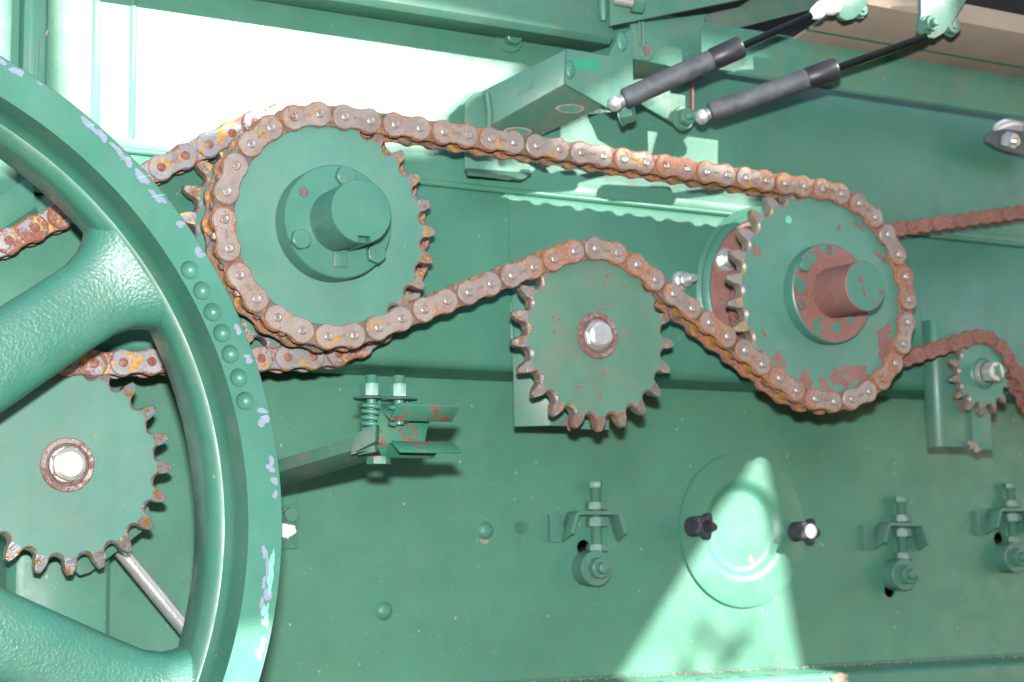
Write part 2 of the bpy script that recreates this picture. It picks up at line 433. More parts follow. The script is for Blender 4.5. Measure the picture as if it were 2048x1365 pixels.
# beam 1 (left, ends at the weld) and beam 2 (middle, runs on to the right)
def beam(x0, x1, name, label):
    t = thing(name, label, 'beam', (x1, YB, ZB))
    mb = MB(); pr = []; r = 12
    path = [(x0, YB + 6, ZS - 3.5), (x0, YB + 1, ZS - 8)]
    path += [(x0, YB + r - r * math.cos(a), ZB + r - r * math.sin(a)) for a in [rad(v) for v in (0, 15, 30, 45, 60, 75, 90)]]
    path += [(x0, YW + 1, ZB)]
    mb.ribbon(path, (x1 - x0, 0, 0), 3); part(mb, 'beam_face', 'upper', t, 50)
    w_ = MB(); w_.tube([(x1 + 1, YB + 3, 268), (x1 + 1.6, YB + 1.5, 262), (x1 + 2, YB + 1, 228), (x1 + 1, YB + 6, ZB + 4)], [1.2, 2, 2.6, 2.4], 10)
    part(w_, 'weld_bead', 'upper', t, 60)
    e = MB().box(x1 - 3, x1 - .5, YB + 9, YW, ZB + 3, ZS - 14); part(e, 'end_plate', 'upper', t)
    return t
beam(-100, W(1022, 700, YB).x, 'box_beam', 'raised green box beam behind the big sprockets at left, ending at a weld')
beam(W(1022.6, 700, YB).x, W(1845, 720, YB).x, 'box_beam', 'raised green box beam between the two folded brackets, behind the rusty hub')
beam(W(1845.6, 720, YB).x, 2600, 'box_beam', 'raised green box beam section right of the small sprocket')

# lower ledge
lt = thing('bottom_ledge', 'green folded ledge with dried dirt along the bottom right edge', 'ledge', (1200, YW, ZL))
mb = MB(); mb.ribbon([(600, YW - .5, ZL + 3), (600, YW - 3, ZL), (600, YW - 36, ZL - 5), (600, YW - 40, ZL - 9), (600, YW - 40, ZL - 90)], (1900, 0, 0), 2)
part(mb, 'ledge_fold', 'wall', lt, 50, .6)
d = MB(); rnd = random.Random(3)
for i in range(900):
    x = rnd.uniform(880, 1700); k = (1 + math.sin(x * .02)) * .5
    T = TR((x, YW - rnd.uniform(2, 12 + 12 * k), ZL + rnd.uniform(-1, 2)), 0); d.lathe([(0, -.7), (.9 * rnd.uniform(.3, 1.2), 0), (0, .6)], 5, 0, T)
for k in range(26):
    xa_ = 640 + k * 42; ds = MB(); ds.tube([(xa_ + j * 7, YW - 34 + 3 * math.sin(j * 1.3 + k), ZL - 4.2 + .5 * math.sin(j * 2 + k * 1.7)) for j in range(7)], [.4 + .5 * abs(math.sin(k * 3.1 + j)) for j in range(7)], 6)
    if k % 4 != 2: part(ds, 'dust_ridge', 'dirty', lt)
o = part(d, 'dirt_crumbs', 'mud', lt); o['kind'] = 'stuff'
p = W(1680, 1358, YW - 41); part(blob(p.x, p.z, 13, 6, 5, YW - 41.2, .2, .35), 'bare_patch', 'mud', lt)

# ------------------------------------------------------------------ chains
def tangent(c1, r1, c2, r2):
    v = Vector(c2) - Vector(c1); L = v.length; ph = math.atan2(v.y, v.x); a = ph + math.acos(max(-1, min(1, (r1 - r2) / L)))
    n = Vector((math.cos(a), math.sin(a))); return Vector(c1) + n * r1, Vector(c2) + n * r2
def route(items, closed):
    # items: (centre, signed radius): + clockwise, - anticlockwise, 0 a point
    n = len(items); T = []; m = n if closed else n - 1
    for i in range(m): T.append(tangent(items[i][0], items[i][1], items[(i + 1) % n][0], items[(i + 1) % n][1]))
    pts = []
    for i in range(n):
        if not closed and i == 0: pts.append(T[0][0]); continue
        if not closed and i == n - 1: pts.append(T[-1][1]); continue
        a, b = T[i - 1][1], T[i][0]; c, r = Vector(items[i][0]), items[i][1]
        if abs(r) < 1e-6: pts.append(a); continue
        a0 = math.atan2((a - c).y, (a - c).x); a1 = math.atan2((b - c).y, (b - c).x)
        if r > 0:
            while a1 > a0: a1 -= 2 * math.pi
        else:
            while a1 < a0: a1 += 2 * math.pi
        k = max(2, int(abs(a1 - a0) / .02))
        for j in range(k + 1): aa = a0 + (a1 - a0) * j / k; pts.append(c + Vector((math.cos(aa), math.sin(aa))) * abs(r))
    if closed: pts.append(pts[0].copy())
    # densify
    out = [pts[0]]
    for a, b in zip(pts, pts[1:]):
        k = max(1, int((b - a).length / 1.0))
        for j in range(1, k + 1): out.append(a.lerp(b, j / k))
    return out
def walk(poly, i0, chord, closed, count=None):
    n = len(poly); res = [poly[i0].copy()]; i = i0; cur = poly[i0]; steps = 0
    while True:
        j = i; st = 0
        while (poly[j % n if closed else min(j, n - 1)] - cur).length < chord:
            j += 1; st += 1
            if not closed and j >= n: return res, 0
            if st > n: return res, 0
        a = poly[(j - 1) % n if closed else j - 1]; b = poly[j % n if closed else j]
        lo, hi = 0., 1.
        for _ in range(18):
            mid = (lo + hi) / 2
            if (a.lerp(b, mid) - cur).length < chord: lo = mid
            else: hi = mid
        cur = a.lerp(b, hi); res.append(cur); i = j
        steps += 1
        if count and steps >= count: return res, i - i0
def place_pins(poly, start, pitch, closed):
    k = min(range(len(poly)), key=lambda i: (poly[i] - Vector(start)).length)
    if not closed: return walk(poly, 0, pitch, False)[0]
    poly = poly[:-1]; n = len(poly); L = sum((poly[(i + 1) % n] - poly[i]).length for i in range(n))
    cnt = 2 * round(L / pitch / 2); lo, hi = pitch * .96, pitch * 1.06
    for _ in range(26):
        mid = (lo + hi) / 2; r, trav = walk(poly, k, mid, True, cnt)
        if trav > n or (trav == n and False): hi = mid
        else: lo = mid
    r, _ = walk(poly, k, lo, True, cnt)
    print('chain pins', cnt, 'chord', lo, 'gap', (r[-1] - r[0]).length); return r[:-1]

def link_outline(p, h, waist, k=14):
    # figure-of-eight plate: two round heads and a waist
    out = []
    for sx in (1, -1):
        c = sx * p / 2; a0, a1 = (-rad(122), rad(122)) if sx > 0 else (rad(58), rad(302))
        for i in range(k + 1):
            a = a0 + (a1 - a0) * i / k; out.append((c + h * math.cos(a), h * math.sin(a)))
        out.append((0 if False else sx * 0 + 0, waist if sx > 0 else -waist))
    return out
def plate(mb, p, h, waist, y0, y1, mat=0, front=True):
    o = link_outline(p, h, waist)
    if front: mb.prism(o, [(2.6, y0, 0), (.9, y0 + .05, .8), (0, y0 + .9, 1), (0, y1 - .4, 1), (.5, y1, 1)], mat)
    else: mb.prism(o, [(.5, y0, 1), (0, y0 + .4, 1), (0, y1 - .4, 1), (.5, y1, 1)], mat)

def chain_meshes(tag, p, sc, mo, mi, mr, mp, head):
    q = {}
    h, wst, th, iw, rr, pr = 11.6 * sc, 9.3 * sc, 3.1 * sc, 8.2 * sc, 7.9 * sc, 3.95 * sc
    a = MB(); yo = iw + th + .3
    plate(a, p, h, wst, -yo - th, -yo); q['outer'] = a.mesh(tag + '_outer', mo, smooth=35)
    a = MB(); plate(a, p, h, wst, yo, yo + th, front=False); q['outer_b'] = a.mesh(tag + '_outer_back', mi, smooth=35)
    a = MB(); plate(a, p, h * 1.04, wst * 1.02, -iw - th, -iw); q['inner'] = a.mesh(tag + '_inner', mi, smooth=35)
    a = MB(); plate(a, p, h * 1.04, wst * 1.02, iw, iw + th, front=False); q['inner_b'] = a.mesh(tag + '_inner_back', mi, smooth=35)
    a = MB(); yh = yo + th
    if head == 'riveted':
        a.lathe([(0, -yh - 1.5), (pr * .28, -yh - 1.5), (pr * .34, -yh - 1.9), (pr * .75, -yh - 2.2), (pr * .98, -yh - 1.6), (pr * 1.04, -yh - .5), (pr, -yh + .5), (pr, yh + 1.4), (0, yh + 1.4)], 20)
    else:
        a.lathe([(0, -yh - .9), (pr * .8, -yh - .8), (pr * 1.05, -yh - .2), (pr * 1.1, -yh + .4), (pr, yh + 1), (0, yh + 1)], 18)
    q['pin'] = a.mesh(tag + '_pin', mp, smooth=40)
    a = MB(); a.lathe([(pr, -iw), (rr, -iw + .2), (rr, iw - .2), (pr, iw)], 24); q['roller'] = a.mesh(tag + '_roller', mr, smooth=40)
    return q
def text_mesh(body, size, mat, depth):
    cu = bpy.data.curves.new('t', 'FONT'); cu.body = body; cu.size = size; cu.extrude = depth; cu.align_x = 'CENTER'; cu.align_y = 'CENTER'; cu.resolution_u = 1
    ob = bpy.data.objects.new('tmp', cu); COL.objects.link(ob); me = bpy.data.meshes.new_from_object(ob.evaluated_get(bpy.context.evaluated_depsgraph_get()))
    bpy.data.objects.remove(ob); bpy.data.curves.remove(cu); me.transform(Matrix.Scale(MM, 4) @ Matrix.Rotation(rad(90), 4, 'X')); me.materials.append(MT[mat]); me.name = 'lettering'; return me
def build_chain(name, label, pins, Y, q, closed, parity=0, tagtext=None):
    c0 = pins[0]; t = thing(name, label, 'chain', (c0.x, Y, c0.y)); n = len(pins); m = n if closed else n - 1
    for i in range(m):
        a, b = pins[i], pins[(i + 1) % n]; mid = (a + b) / 2; ang = math.atan2((b - a).y, (b - a).x); outer = (i + parity) % 2 == 0
        o = link('outer_link' if outer else 'inner_link', q['outer' if outer else 'inner'], t)
        flip = 0 if math.cos(ang) >= 0 else 0
        jit = math.sin(i * 12.9898) * .35
        o.matrix_local = Matrix.Translation(Vector((mid.x - c0.x, jit, mid.y - c0.y)) * MM) @ Matrix.Rotation(-ang, 4, 'Y')
        link('back_plate', q['outer_b' if outer else 'inner_b'], o)
        if q.get('text') and i % 3 != 1:
            tx = link('lettering', q['text'], o); tx.location = (0, (-14.95 if outer else -11.45) * MM, 0); tx.rotation_euler = (0, (math.pi if i % 2 else 0), 0)
        for sx in (-1, 1):
            c = link('pin' if outer else 'roller', q['pin' if outer else 'roller'], o); c.location = (sx * q['p'] / 2 * MM, 0, 0)
            if outer: c.rotation_euler = (0, i * 1.7 + sx, 0)
    return t

def gap_phase(pins, c, R):
    best = min(pins, key=lambda p: abs((p - Vector(c)).length - R) + (0 if True else 0))
    near = [p for p in pins if abs((p - Vector(c)).length - R) < 1.2]
    if not near: return 0
    p = near[len(near) // 2]; return math.atan2((p - Vector(c)).y, (p - Vector(c)).x)

# ------------------------------------------------------------------ sprockets
def sprocket_mesh(mb, Nn, p, rr, c, Y, ph, half, T=None, tip=.36, mat_t=0, mat_f=1, taper=.5):
    R = p / (2 * math.sin(math.pi / Nn)); pts = []; da = 2 * math.pi / Nn; ra = rr * .99
    Rt = R * math.cos(math.pi / Nn) + tip * p
    for k in range(Nn):
        th = ph + k * da; cx, cz = R * math.cos(th), R * math.sin(th)
        A = rad(60)
        for i in range(9):
            a = th + math.pi - A + 2 * A * i / 8     # around the side facing the centre; runs clockwise -> fix by sort
            pts.append((cx + ra * math.cos(a), cz + ra * math.sin(a), k, 'r'))
        for s_ in (-1, 1):
            for u in (.35, .7, 1.):
                rr_ = R - ra * math.cos(A) * 1 + (Rt - (R - ra * math.cos(A))) * u
                aseat = math.asin(ra * math.sin(A) / R) * .97; atip = da / 2 - .082 * p / Rt
                aa = aseat + (atip - aseat) * u ** 1.5; pts.append((rr_ * math.cos(th + s_ * aa), rr_ * math.sin(th + s_ * aa), k, 'f'))
    pts = sorted(pts, key=lambda q: (math.atan2(q[1], q[0]) - ph + da / 2 + 20 * math.pi) % (2 * math.pi))
    n = len(pts); Rr = R - ra; Rc = Rr - 2.2
    vs = []; rim = []
    def hh(r): u = max(0, min(1, (r - Rr) / (Rt - Rr))); return half * (1 - taper * u ** 1.3)
    for sgn in (-1, 1):
        for (x, z, _, _) in pts:
            l = math.hypot(x, z); k = min(l - 3.3, Rr + 1.2); vs.append((x / l * k, sgn * half, z / l * k)); rim.append(0)
        for (x, z, _, _) in pts:
            l = math.hypot(x, z); k = min(l, max(Rr + .3, l - 1.4)); k = l - .9; vs.append((x / l * k, sgn * (hh(k) - 1.3 * max(0, 1 - (l - Rr) / 5)), z / l * k)); rim.append(.5)
        for (x, z, _, _) in pts:
            l = math.hypot(x, z); vs.append((x, sgn * (hh(l) - .9 - 1.3 * max(0, 1 - (l - Rr) / 5)), z)); rim.append(1)
    fs = [list(range(n))]; ms = [mat_f]
    def strip(a, b, flip):
        for i in range(n):
            j = (i + 1) % n; f = (a + j, a + i, b + i, b + j); fs.append(f if not flip else f[::-1]); ms.append(mat_t)
    strip(0, n, False); strip(n, 2 * n, False); strip(2 * n, 5 * n, False); strip(5 * n, 4 * n, False); strip(4 * n, 3 * n, False)
    fs.append([3 * n + i for i in reversed(range(n))]); ms.append(mat_f)
    mb.add(vs, fs, ms, Matrix.Translation((c[0], Y, c[1])), rim); return R, Rr

P1 = 25.4; Y1 = 1419.5; Y2 = 1472; P3 = 19.05; Y3 = 1452
def RN(n, p): return p / (2 * math.sin(math.pi / n))
cB, cD, cC = (612.3, 305.6), (1179.7, 278.3), (895.5, 220.5)
cE = (393.9, 90.5); _f = W(1964, 748, 1448); cF = (_f.x, _f.z)
NB, ND, NC, NR, NE, NF = 25, 28, 21, 28, 21, 14
q1 = chain_meshes('chain', P1, 1., 'link', 'linkin', 'roller', 'pin', 'riveted'); q1['p'] = P1
q2 = chain_meshes('rear', P1, 1., 'rlink', 'rlink', 'roller', 'rpin', 'flat'); q2['p'] = P1
q2['text'] = text_mesh('80H', 5.2, 'rust', .12); q1['text'] = text_mesh('80H', 4.6, 'linkin', .06)
q3 = chain_meshes('small', P3, .76, 'slink', 'slink', 'slink', 'slink', 'flat'); q3['p'] = P3

poly = route([(cB, RN(NB, P1)), (cD, RN(ND, P1)), (cC, -RN(NC, P1))], True)
st = W(589, 231, 1403); pins1 = place_pins(poly, (st.x, st.z), P1, True)
ch1 = build_chain('roller_chain', 'front grey roller chain with bright pin heads looping over three sprockets', pins1, Y1, q1, True)

a = W(-90, 533, 1456); b = W(-150, 830, 1456)
poly = route([((a.x, a.z), 0), (cB, RN(NR, P1)), (cE, -RN(NE, P1)), ((b.x, b.z), 0)], False)
pins2 = place_pins(poly, (0, 0), P1, False)
ch2 = build_chain('roller_chain', 'rear roller chain with dull rusty pins and orange grease, passing behind the flywheel', pins2, Y2, q2, False)

a = W(2180, 405, 1438); b = W(2112, 862, 1438)
poly = route([((a.x, a.z), 0), ((cD[0], cD[1] - 17), -78), (cF, RN(NF, P3)), ((b.x, b.z), 0)], False)
pins3 = place_pins(poly, (0, 0), P3, False)
ch3 = build_chain('roller_chain', 'small fully rusted red brown chain at the right over the small sprocket', pins3, Y3, q3, False)

def disc_sprocket(name, label, c, Y, Nn, p, rr, half, pins, mt, mf, **kw):
    t = thing(name, label, 'sprocket', (c[0], Y, c[1])); R = RN(Nn, p); mb = MB()
    near = [q for q in pins if abs((q - Vector(c)).length - R) < 1.]
    ph = 0
    if near: q = near[len(near) // 2]; ph = math.atan2(q.y - c[1], q.x - c[0])
    sprocket_mesh(mb, Nn, p, rr, c, Y, ph, half, mat_t=0, mat_f=1, **kw); part(mb, 'toothed_disc', [mt, mf], t, 32)
    return t

# front drive sprocket with bolted hub and keyed shaft
sB = disc_sprocket('drive_sprocket', 'large front sprocket with green disc, bolted flange and keyed green shaft end', cB, Y1, NB, P1, 7.94, 7.2, pins1, 'tooth', 'disc')
T = Matrix.Translation((cB[0], 0, cB[1]))
fl_ = MB(); fl_.lathe([(0, 1389), (50.3, 1389), (51.3, 1390), (51.7, 1392), (51.7, 1411), (50, 1413), (0, 1413)], 72, 0, T); part(fl_, 'hub_flange', 'hub', sB, 30)
# shaft with key slot (outline with notch at the lower right)
def shaft_outline(r, slot=None, w_=3.2, dpt=7, n=64):
    out = []
    for i in range(n):
        a = 2 * math.pi * i / n
        if slot is not None and abs((a - slot + math.pi) % (2 * math.pi) - math.pi) < math.asin(w_ / r) * 1.02:
            if not out or out[-1] != 'N': out.append('N')
            continue
        out.append((r * math.cos(a), r * math.sin(a)))
    if slot is None: return out
    res = []
    e, f = Vector((math.cos(slot), math.sin(slot))), Vector((-math.sin(slot), math.cos(slot)))
    for q in out:
        if q == 'N':
            for (u, v) in ((math.sqrt(r * r - w_ * w_), -w_), (r - dpt, -w_), (r - dpt, w_), (math.sqrt(r * r - w_ * w_), w_)): k = e * u + f * v; res.append((k.x, k.y))
        else: res.append(q)
    return res
def cut_out(ob, t, cutter):
    co = link('tmp_cut', cutter.mesh('cut', 'rim', org(t))); co.parent = t
    md = ob.modifiers.new('b', 'BOOLEAN'); md.operation = 'DIFFERENCE'; md.object = co; md.solver = 'EXACT'
    bpy.context.view_layer.update(); dg = bpy.context.evaluated_depsgraph_get(); nm = bpy.data.meshes.new_from_object(ob.evaluated_get(dg)); ob.modifiers.clear(); ob.data = nm
    nm.shade_smooth(); nm.set_sharp_from_angle(angle=rad(30)); bpy.data.objects.remove(co)
    for p in nm.polygons:
        if len(p.vertices) > 12: p.use_smooth = False
sh = MB(); sh.lathe([(0, 1340), (27.2, 1340), (28.2, 1341), (28.2, 1391), (0, 1391)], 72, 0, T); shp = part(sh, 'shaft', 'hub', sB, 30)
cut_out(shp, sB, MB().box(cB[0] - 4, cB[0] + 7.8, 1330, 1400, cB[1] - 40, cB[1] - 21.5))
k = MB(); k.box(cB[0] - 3.9, cB[0] + 7.7, 1349, 1388, cB[1] - 26, cB[1] - 21); part(k, 'key', 'groove', sB, 30, .5)
k = MB(); k.box(cB[0] - 5.5, cB[0] + 7, 1387.9, 1391, cB[1] - 41, cB[1] - 27.5); part(k, 'key', 'hub', sB, 30, .6)
bz = MB(); bz.box(cB[0] - 6.5, cB[0] + 8, 1388.7, 1390, cB[1] - 42, cB[1] - 27.5); part(bz, 'keyway', 'edge', sB)
for (px, py) in ((693, 352), (604, 478), (754, 507)):
    w0 = W(px, py, 1383); b_ = MB(); hexhead(b_, 8.3, 1382, 1389, Matrix.Translation((w0.x, 0, w0.z)), a0=px * .01)
    bb = part(b_, 'hex_bolt', 'hub', sB, 25)
    text('THF', 4.6, 'hub', bb, (w0.x - cB[0], 1382 - Y1 - .05, w0.z - cB[1]), rad(15 + px * .3), .18)
w0 = W(607, 385, 1389); b_ = MB(); b_.lathe([(0, 1388.95), (3.6, 1388.93), (4.1, 1388.6), (4.9, 1388.9)], 24, 0, Matrix.Translation((w0.x, 0, w0.z))); part(b_, 'threaded_hole', 'edge', sB)
# rear sprocket on the same shaft
sR = disc_sprocket('rear_sprocket', 'larger rear sprocket partly hidden behind the front drive sprocket, with bare hooked teeth', cB, Y2, NR, P1, 7.94, 7, pins2, 'tooth2', 'disc')
sh = MB(); sh.lathe([(30, Y1 + 4), (30, YB + 8)], 48, 0, T); part(sh, 'hub_sleeve', 'hub', sR, 40)
# idlers
def idler(t, c, Yf, ringr, bolt_ap, head, D_head, mring, mbolt):
    T = Matrix.Translation((c[0], 0, c[1])); r = MB()
    r.lathe([(ringr * .77, Yf - .2), (ringr * .8, Yf - 2.2), (ringr * .96, Yf - 2.4), (ringr, Yf - 1.6), (ringr, Yf + .2)], 48, 0, T)
    part(r, 'bearing_ring', mring, t, 30)
    w_ = MB(); w_.lathe([(0, Yf - 1.2), (ringr * .56, Yf - 1.4), (ringr * .6, Yf - .6), (ringr * .62, Yf - 1.6), (ringr * .68, Yf - 1.7), (ringr * .7, Yf - .25), (ringr * .78, Yf - .2)], 40, 0, T, mats=[1, 1, 1, 1, 0, 0]); part(w_, 'washer', ['edge', mring], t, 30)  # groove is shallow, its dark depth is put into the colour
    b = MB(); hexhead(b, bolt_ap, D_head, Yf - 1, T, a0=head, ch=.8); b.lathe([(bolt_ap * 1.02, Yf - 2.6), (bolt_ap * 1.12, Yf - 2.4), (bolt_ap * 1.12, Yf - 1)], 32, 0, T)
    return part(b, 'hex_bolt', mbolt, t, 22)
sC = disc_sprocket('idler_sprocket', 'middle idler sprocket with stained green disc and bright zinc bolt under the chain', cC, Y1, NC, P1, 7.94, 7.2, pins1, 'tooth2', 'idler', taper=.52)
bo = idler(sC, cC, Y1 - 7.2, 22.8, 12.2, .25, 1402.5, 'ring', 'zinc')
for j in range(3):
    m_ = MB().box(-.35, .35, 1402.15, 1402.6, 3.5, 8.5, T=Matrix.Translation((cC[0], 0, cC[1])) @ Matrix.Rotation(rad(20 + j * 120), 4, 'Y')); sub(m_, 'grade_mark', 'zinc', bo, sC)
rnd = random.Random(21)
for i in range(22):
    a_, r_ = rnd.uniform(0, 6.28), rnd.uniform(28, 70); part(blob(cC[0] + r_ * math.cos(a_), cC[1] + r_ * math.sin(a_), rnd.uniform(.5, 2.2), rnd.uniform(.5, 2.6), 400 + i, Y1 - 7.22, .04, .5, 30, a_), 'rust_fleck', 'rust', sC)
sE = disc_sprocket('idler_sprocket', 'lower left idler sprocket seen through the flywheel spokes, with shiny worn teeth', cE, Y2, NE, P1, 7.94, 7, pins2, 'bright', 'disc', taper=.52)
bo = idler(sE, cE, Y2 - 7, 23.2, 13.2, .1, 1454, 'ring', 'oldzinc')
for j in range(6):
    m_ = MB().box(-.35, .35, 1453.6, 1454.1, 3, 9, T=Matrix.Translation((cE[0], 0, cE[1])) @ Matrix.Rotation(rad(10 + j * 60), 4, 'Y')); sub(m_, 'grade_mark', 'oldzinc', bo, sE)
sF = disc_sprocket('small_sprocket', 'small dark toothed sprocket with painted bolt at the right edge under the rusty chain', cF, Y3, NF, P3, 5.96, 5.6, pins3, 'tooth2', 'hub', taper=.52)
T = Matrix.Translation((cF[0], 0, cF[1])); r = MB(); r.lathe([(15.5, Y3 - 5.5), (17, Y3 - 6.8), (18.5, Y3 - 5.5)], 40, 0, T); r.lathe([(0, Y3 - 6.5), (14.6, Y3 - 6.6), (15, Y3 - 5)], 40, 0, T); part(r, 'washer', 'hub', sF, 40)
b = MB(); b.lathe([(14, 1438), (14.5, 1439), (14.5, Y3 - 6)], 40, 0, T); hexhead(b, 10.8, 1424, 1438, T, a0=.35); bo = part(b, 'hex_bolt', 'oldzinc', sF, 22)
sub(blob(cF[0] + 1, cF[1], 5.2, 7.5, 12, 1423.95, .12, .4, T=None), 'paint_patch', 'part', bo, sF)
# rusty hub sprocket
sD = disc_sprocket('driven_sprocket', 'large right sprocket with peeling green disc and a rusty protruding shaft', cD, Y1, ND, P1, 7.94, 7.2, pins1, 'tooth', 'disc', taper=.52)
T = Matrix.Translation((cD[0], 0, cD[1])); f_ = MB()
f_.lathe([(0, 1397), (51.5, 1397), (52.8, 1398), (53.2, 1400), (53.2, 1411), (52, 1413), (0, 1413)], 72, 0, T, mats=[1, 0, 0, 0, 0, 0]); part(f_, 'hub_flange', ['hub', 'rust'], sD, 30)
s_ = MB(); s_.lathe([(0, 1345), (25.2, 1345), (26.2, 1346), (26.4, 1398)], 60, 0, T, mats=[1, 0, 0]); part(s_, 'shaft', ['rust', 'hub'], sD, 30)
for i, (px, py, rx, rz) in enumerate([(1655, 500, 13, 5), (1600, 570, 6, 12), (1628, 668, 7, 8), (1672, 655, 8, 6), (1622, 515, 8, 6), (1700, 640, 5, 5), (1596, 610, 4, 8), (1640, 640, 4, 4)]):
    w0 = W(px, py, 1397); k_ = min(1, (50 - min(rx, rz) * .9) / math.hypot(w0.x - cD[0], w0.z - cD[1])); w0.x = cD[0] + (w0.x - cD[0]) * k_; w0.z = cD[1] + (w0.z - cD[1]) * k_; part(blob(w0.x, w0.z, min(rx, 12) * .85, min(rz, 12) * .85, 40 + i, 1396.95, .15, .28), 'paint_patch', 'hub', sD)
for i, (px, py, rx, rz) in enumerate([(1722, 560, 3, 6), (1728, 582, 2, 7), (1764, 585, 4, 3), (1756, 612, 6, 2)]):
    w0 = W(px, py, 1345); k_ = min(1, 21.5 / math.hypot(w0.x - cD[0], w0.z - cD[1])); w0.x = cD[0] + (w0.x - cD[0]) * k_; w0.z = cD[1] + (w0.z - cD[1]) * k_; part(blob(w0.x, w0.z, rx * .8, rz * .8, 60 + i, 1344.95, .12, .4), 'rust_patch', 'rust', sD)
for i, (px, py, rx, rz, an) in enumerate([(1612, 760, 8, 14, .2), (1648, 775, 8, 8, 0), (1672, 752, 10, 9, .4), (1700, 745, 12, 9, 0), (1725, 757, 16, 10, .5), (1770, 665, 11, 8, .9), (1763, 700, 7, 12, 0), (1772, 690, 9, 18, .3), (1492, 490, 6, 7, 0), (1678, 455, 2.5, 5, 0), (1550, 725, 6, 9, .5), (1768, 510, 12, 4, -.7), (1722, 445, 8, 3, -.4), (1562, 740, 4, 5, 0), (1690, 770, 14, 5, .2), (1528, 668, 2.5, 4, .4)]):
    w0 = W(px, py, 1412.3)
    if math.hypot(w0.x - cD[0], w0.z - cD[1]) > 97: k_ = 95 / math.hypot(w0.x - cD[0], w0.z - cD[1]); w0.x = cD[0] + (w0.x - cD[0]) * k_; w0.z = cD[1] + (w0.z - cD[1]) * k_
    part(blob(w0.x, w0.z, rx * .8, rz * .8, 80 + i, 1412.2, .1, .4, 90, an), 'rust_patch', 'rust', sD)
w0 = W(1577, 440, 1412.3); part(blob(w0.x, w0.z, 4.2, 4.2, 3, 1412.2, .1, .06), 'round_spot', 'mint', sD)
for (px, py, kind) in ((1607, 531, 'b'), (1659, 500, 'h'), (1603, 612, 'h')):
    w0 = W(px, py, 1396); TT = Matrix.Translation((w0.x, 0, w0.z)); m_ = MB()
    if kind == 'b': hexhead(m_, 6.6, 1392, 1397, TT, a0=.3); part(m_, 'hex_bolt', 'hub', sD, 22)
    else: m_.lathe([(0, 1396.7), (3.6, 1396.7), (4.6, 1396.4), (5.4, 1396.9)], 24, 0, TT); part(m_, 'threaded_hole', 'edge', sD)

# bearing flange on the wall behind the rusty hub
t = thing('bearing_flange', 'round rusty bearing flange with raised green rim behind the right sprocket', 'bearing', (cD[0], YB, cD[1])); T = Matrix.Translation((cD[0], 0, cD[1] + 12))
m_ = MB(); m_.lathe([(0, 1496), (84, 1496), (86, 1497)], 90, 0, T); part(m_, 'bearing_plate', 'rust', t, 40)
m_ = MB(); m_.lathe([(86, 1497), (88, 1492), (90, 1491.5), (93, 1494), (95, 1497), (97, 1496.5), (101, 1500)], 90, 0, T); part(m_, 'raised_rim', 'upper', t, 50)
w0 = W(1452, 520, 1494); m_ = MB(); m_.lathe([(5, 1493), (13, 1493), (13.6, 1494.5), (13.6, 1496)], 32, 0, Matrix.Translation((w0.x, 0, w0.z))); part(m_, 'washer', 'zinc', t, 30)
w1 = Matrix.Translation((w0.x, 0, w0.z)); m_ = MB(); hexhead(m_, 8, 1483, 1493, w1, .2); thread(m_, 4.5, 1474, 1484, 1.5, w1); part(m_, 'hex_bolt', 'zinc', t, 25)
w0 = W(1361, 563, 1500); w1 = Matrix.Translation((w0.x, 0, w0.z)); t = thing('flange_nut', 'small bright zinc flange nut and stud on the beam left of the rusty hub', 'nut', (w0.x, 1500, w0.z))
m_ = MB(); m_.lathe([(6, 1495), (9.5, 1495.5), (11, 1498), (11, 1500)], 28, 0, w1); hexhead(m_, 7.2, 1487, 1496, w1, .1); part(m_, 'nut', 'zinc', t, 25)
m_ = MB(); thread(m_, 4.6, 1474, 1488, 1.6, w1); part(m_, 'stud', 'zinc', t, 35)

# ------------------------------------------------------------------ flywheel
WX, WZ = 130.2, 33.7
fw = thing('flywheel', 'huge cast green spoked flywheel with chipped rim filling the left side', 'flywheel', (WX, 1290, WZ))
T = Matrix.Translation((WX, 0, WZ)); rm = MB()
prof = [(360.3, 1290), (388.2, 1290), (388.8, 1290.6), (388.8, 1293.5), (386, 1295), (372, 1318), (372, 1352), (386, 1378), (388.8, 1380), (388.8, 1386), (352, 1386), (349, 1384), (347.5, 1380), (344, 1345), (344.5, 1338), (347, 1333), (349.5, 1331), (351.5, 1329.2), (354.5, 1328), (357.5, 1324), (359.2, 1316), (359.6, 1300), (360.3, 1290)]
rm.lathe(prof, 420, 0, T, mats=[0, 1, 1] + [3] * 10 + [2] * 9)
rim = part(rm, 'rim', ['rim', 'edge', 'groove', 'groove'], fw, 28)
cut = MB()
for (a_, b_) in [(1035, 247), (1103, 360), (1160, 477), (1212, 592), (1257, 706), (1303, 835), (1337, 962)]:
    w0 = W(a_ / 2.73, 450 + b_ / 2.73, 1290); cut.lathe([(0, 1283), (7.0, 1283), (7.4, 1290), (7.2, 1290.8), (5.4, 1293.2), (2.8, 1294.8), (0, 1295.4)], 32, 0, Matrix.Translation((w0.x, 0, w0.z)))
co = link('tmp_cut', cut.mesh('cut', 'rim', org(fw))); co.parent = fw
md = rim.modifiers.new('b', 'BOOLEAN'); md.operation = 'DIFFERENCE'; md.object = co; md.solver = 'EXACT'
bpy.context.view_layer.update(); dg = bpy.context.evaluated_depsgraph_get(); nm = bpy.data.meshes.new_from_object(rim.evaluated_get(dg)); rim.modifiers.clear(); rim.data = nm
nm.shade_smooth(); nm.set_sharp_from_angle(angle=rad(30)); bpy.data.objects.remove(co)
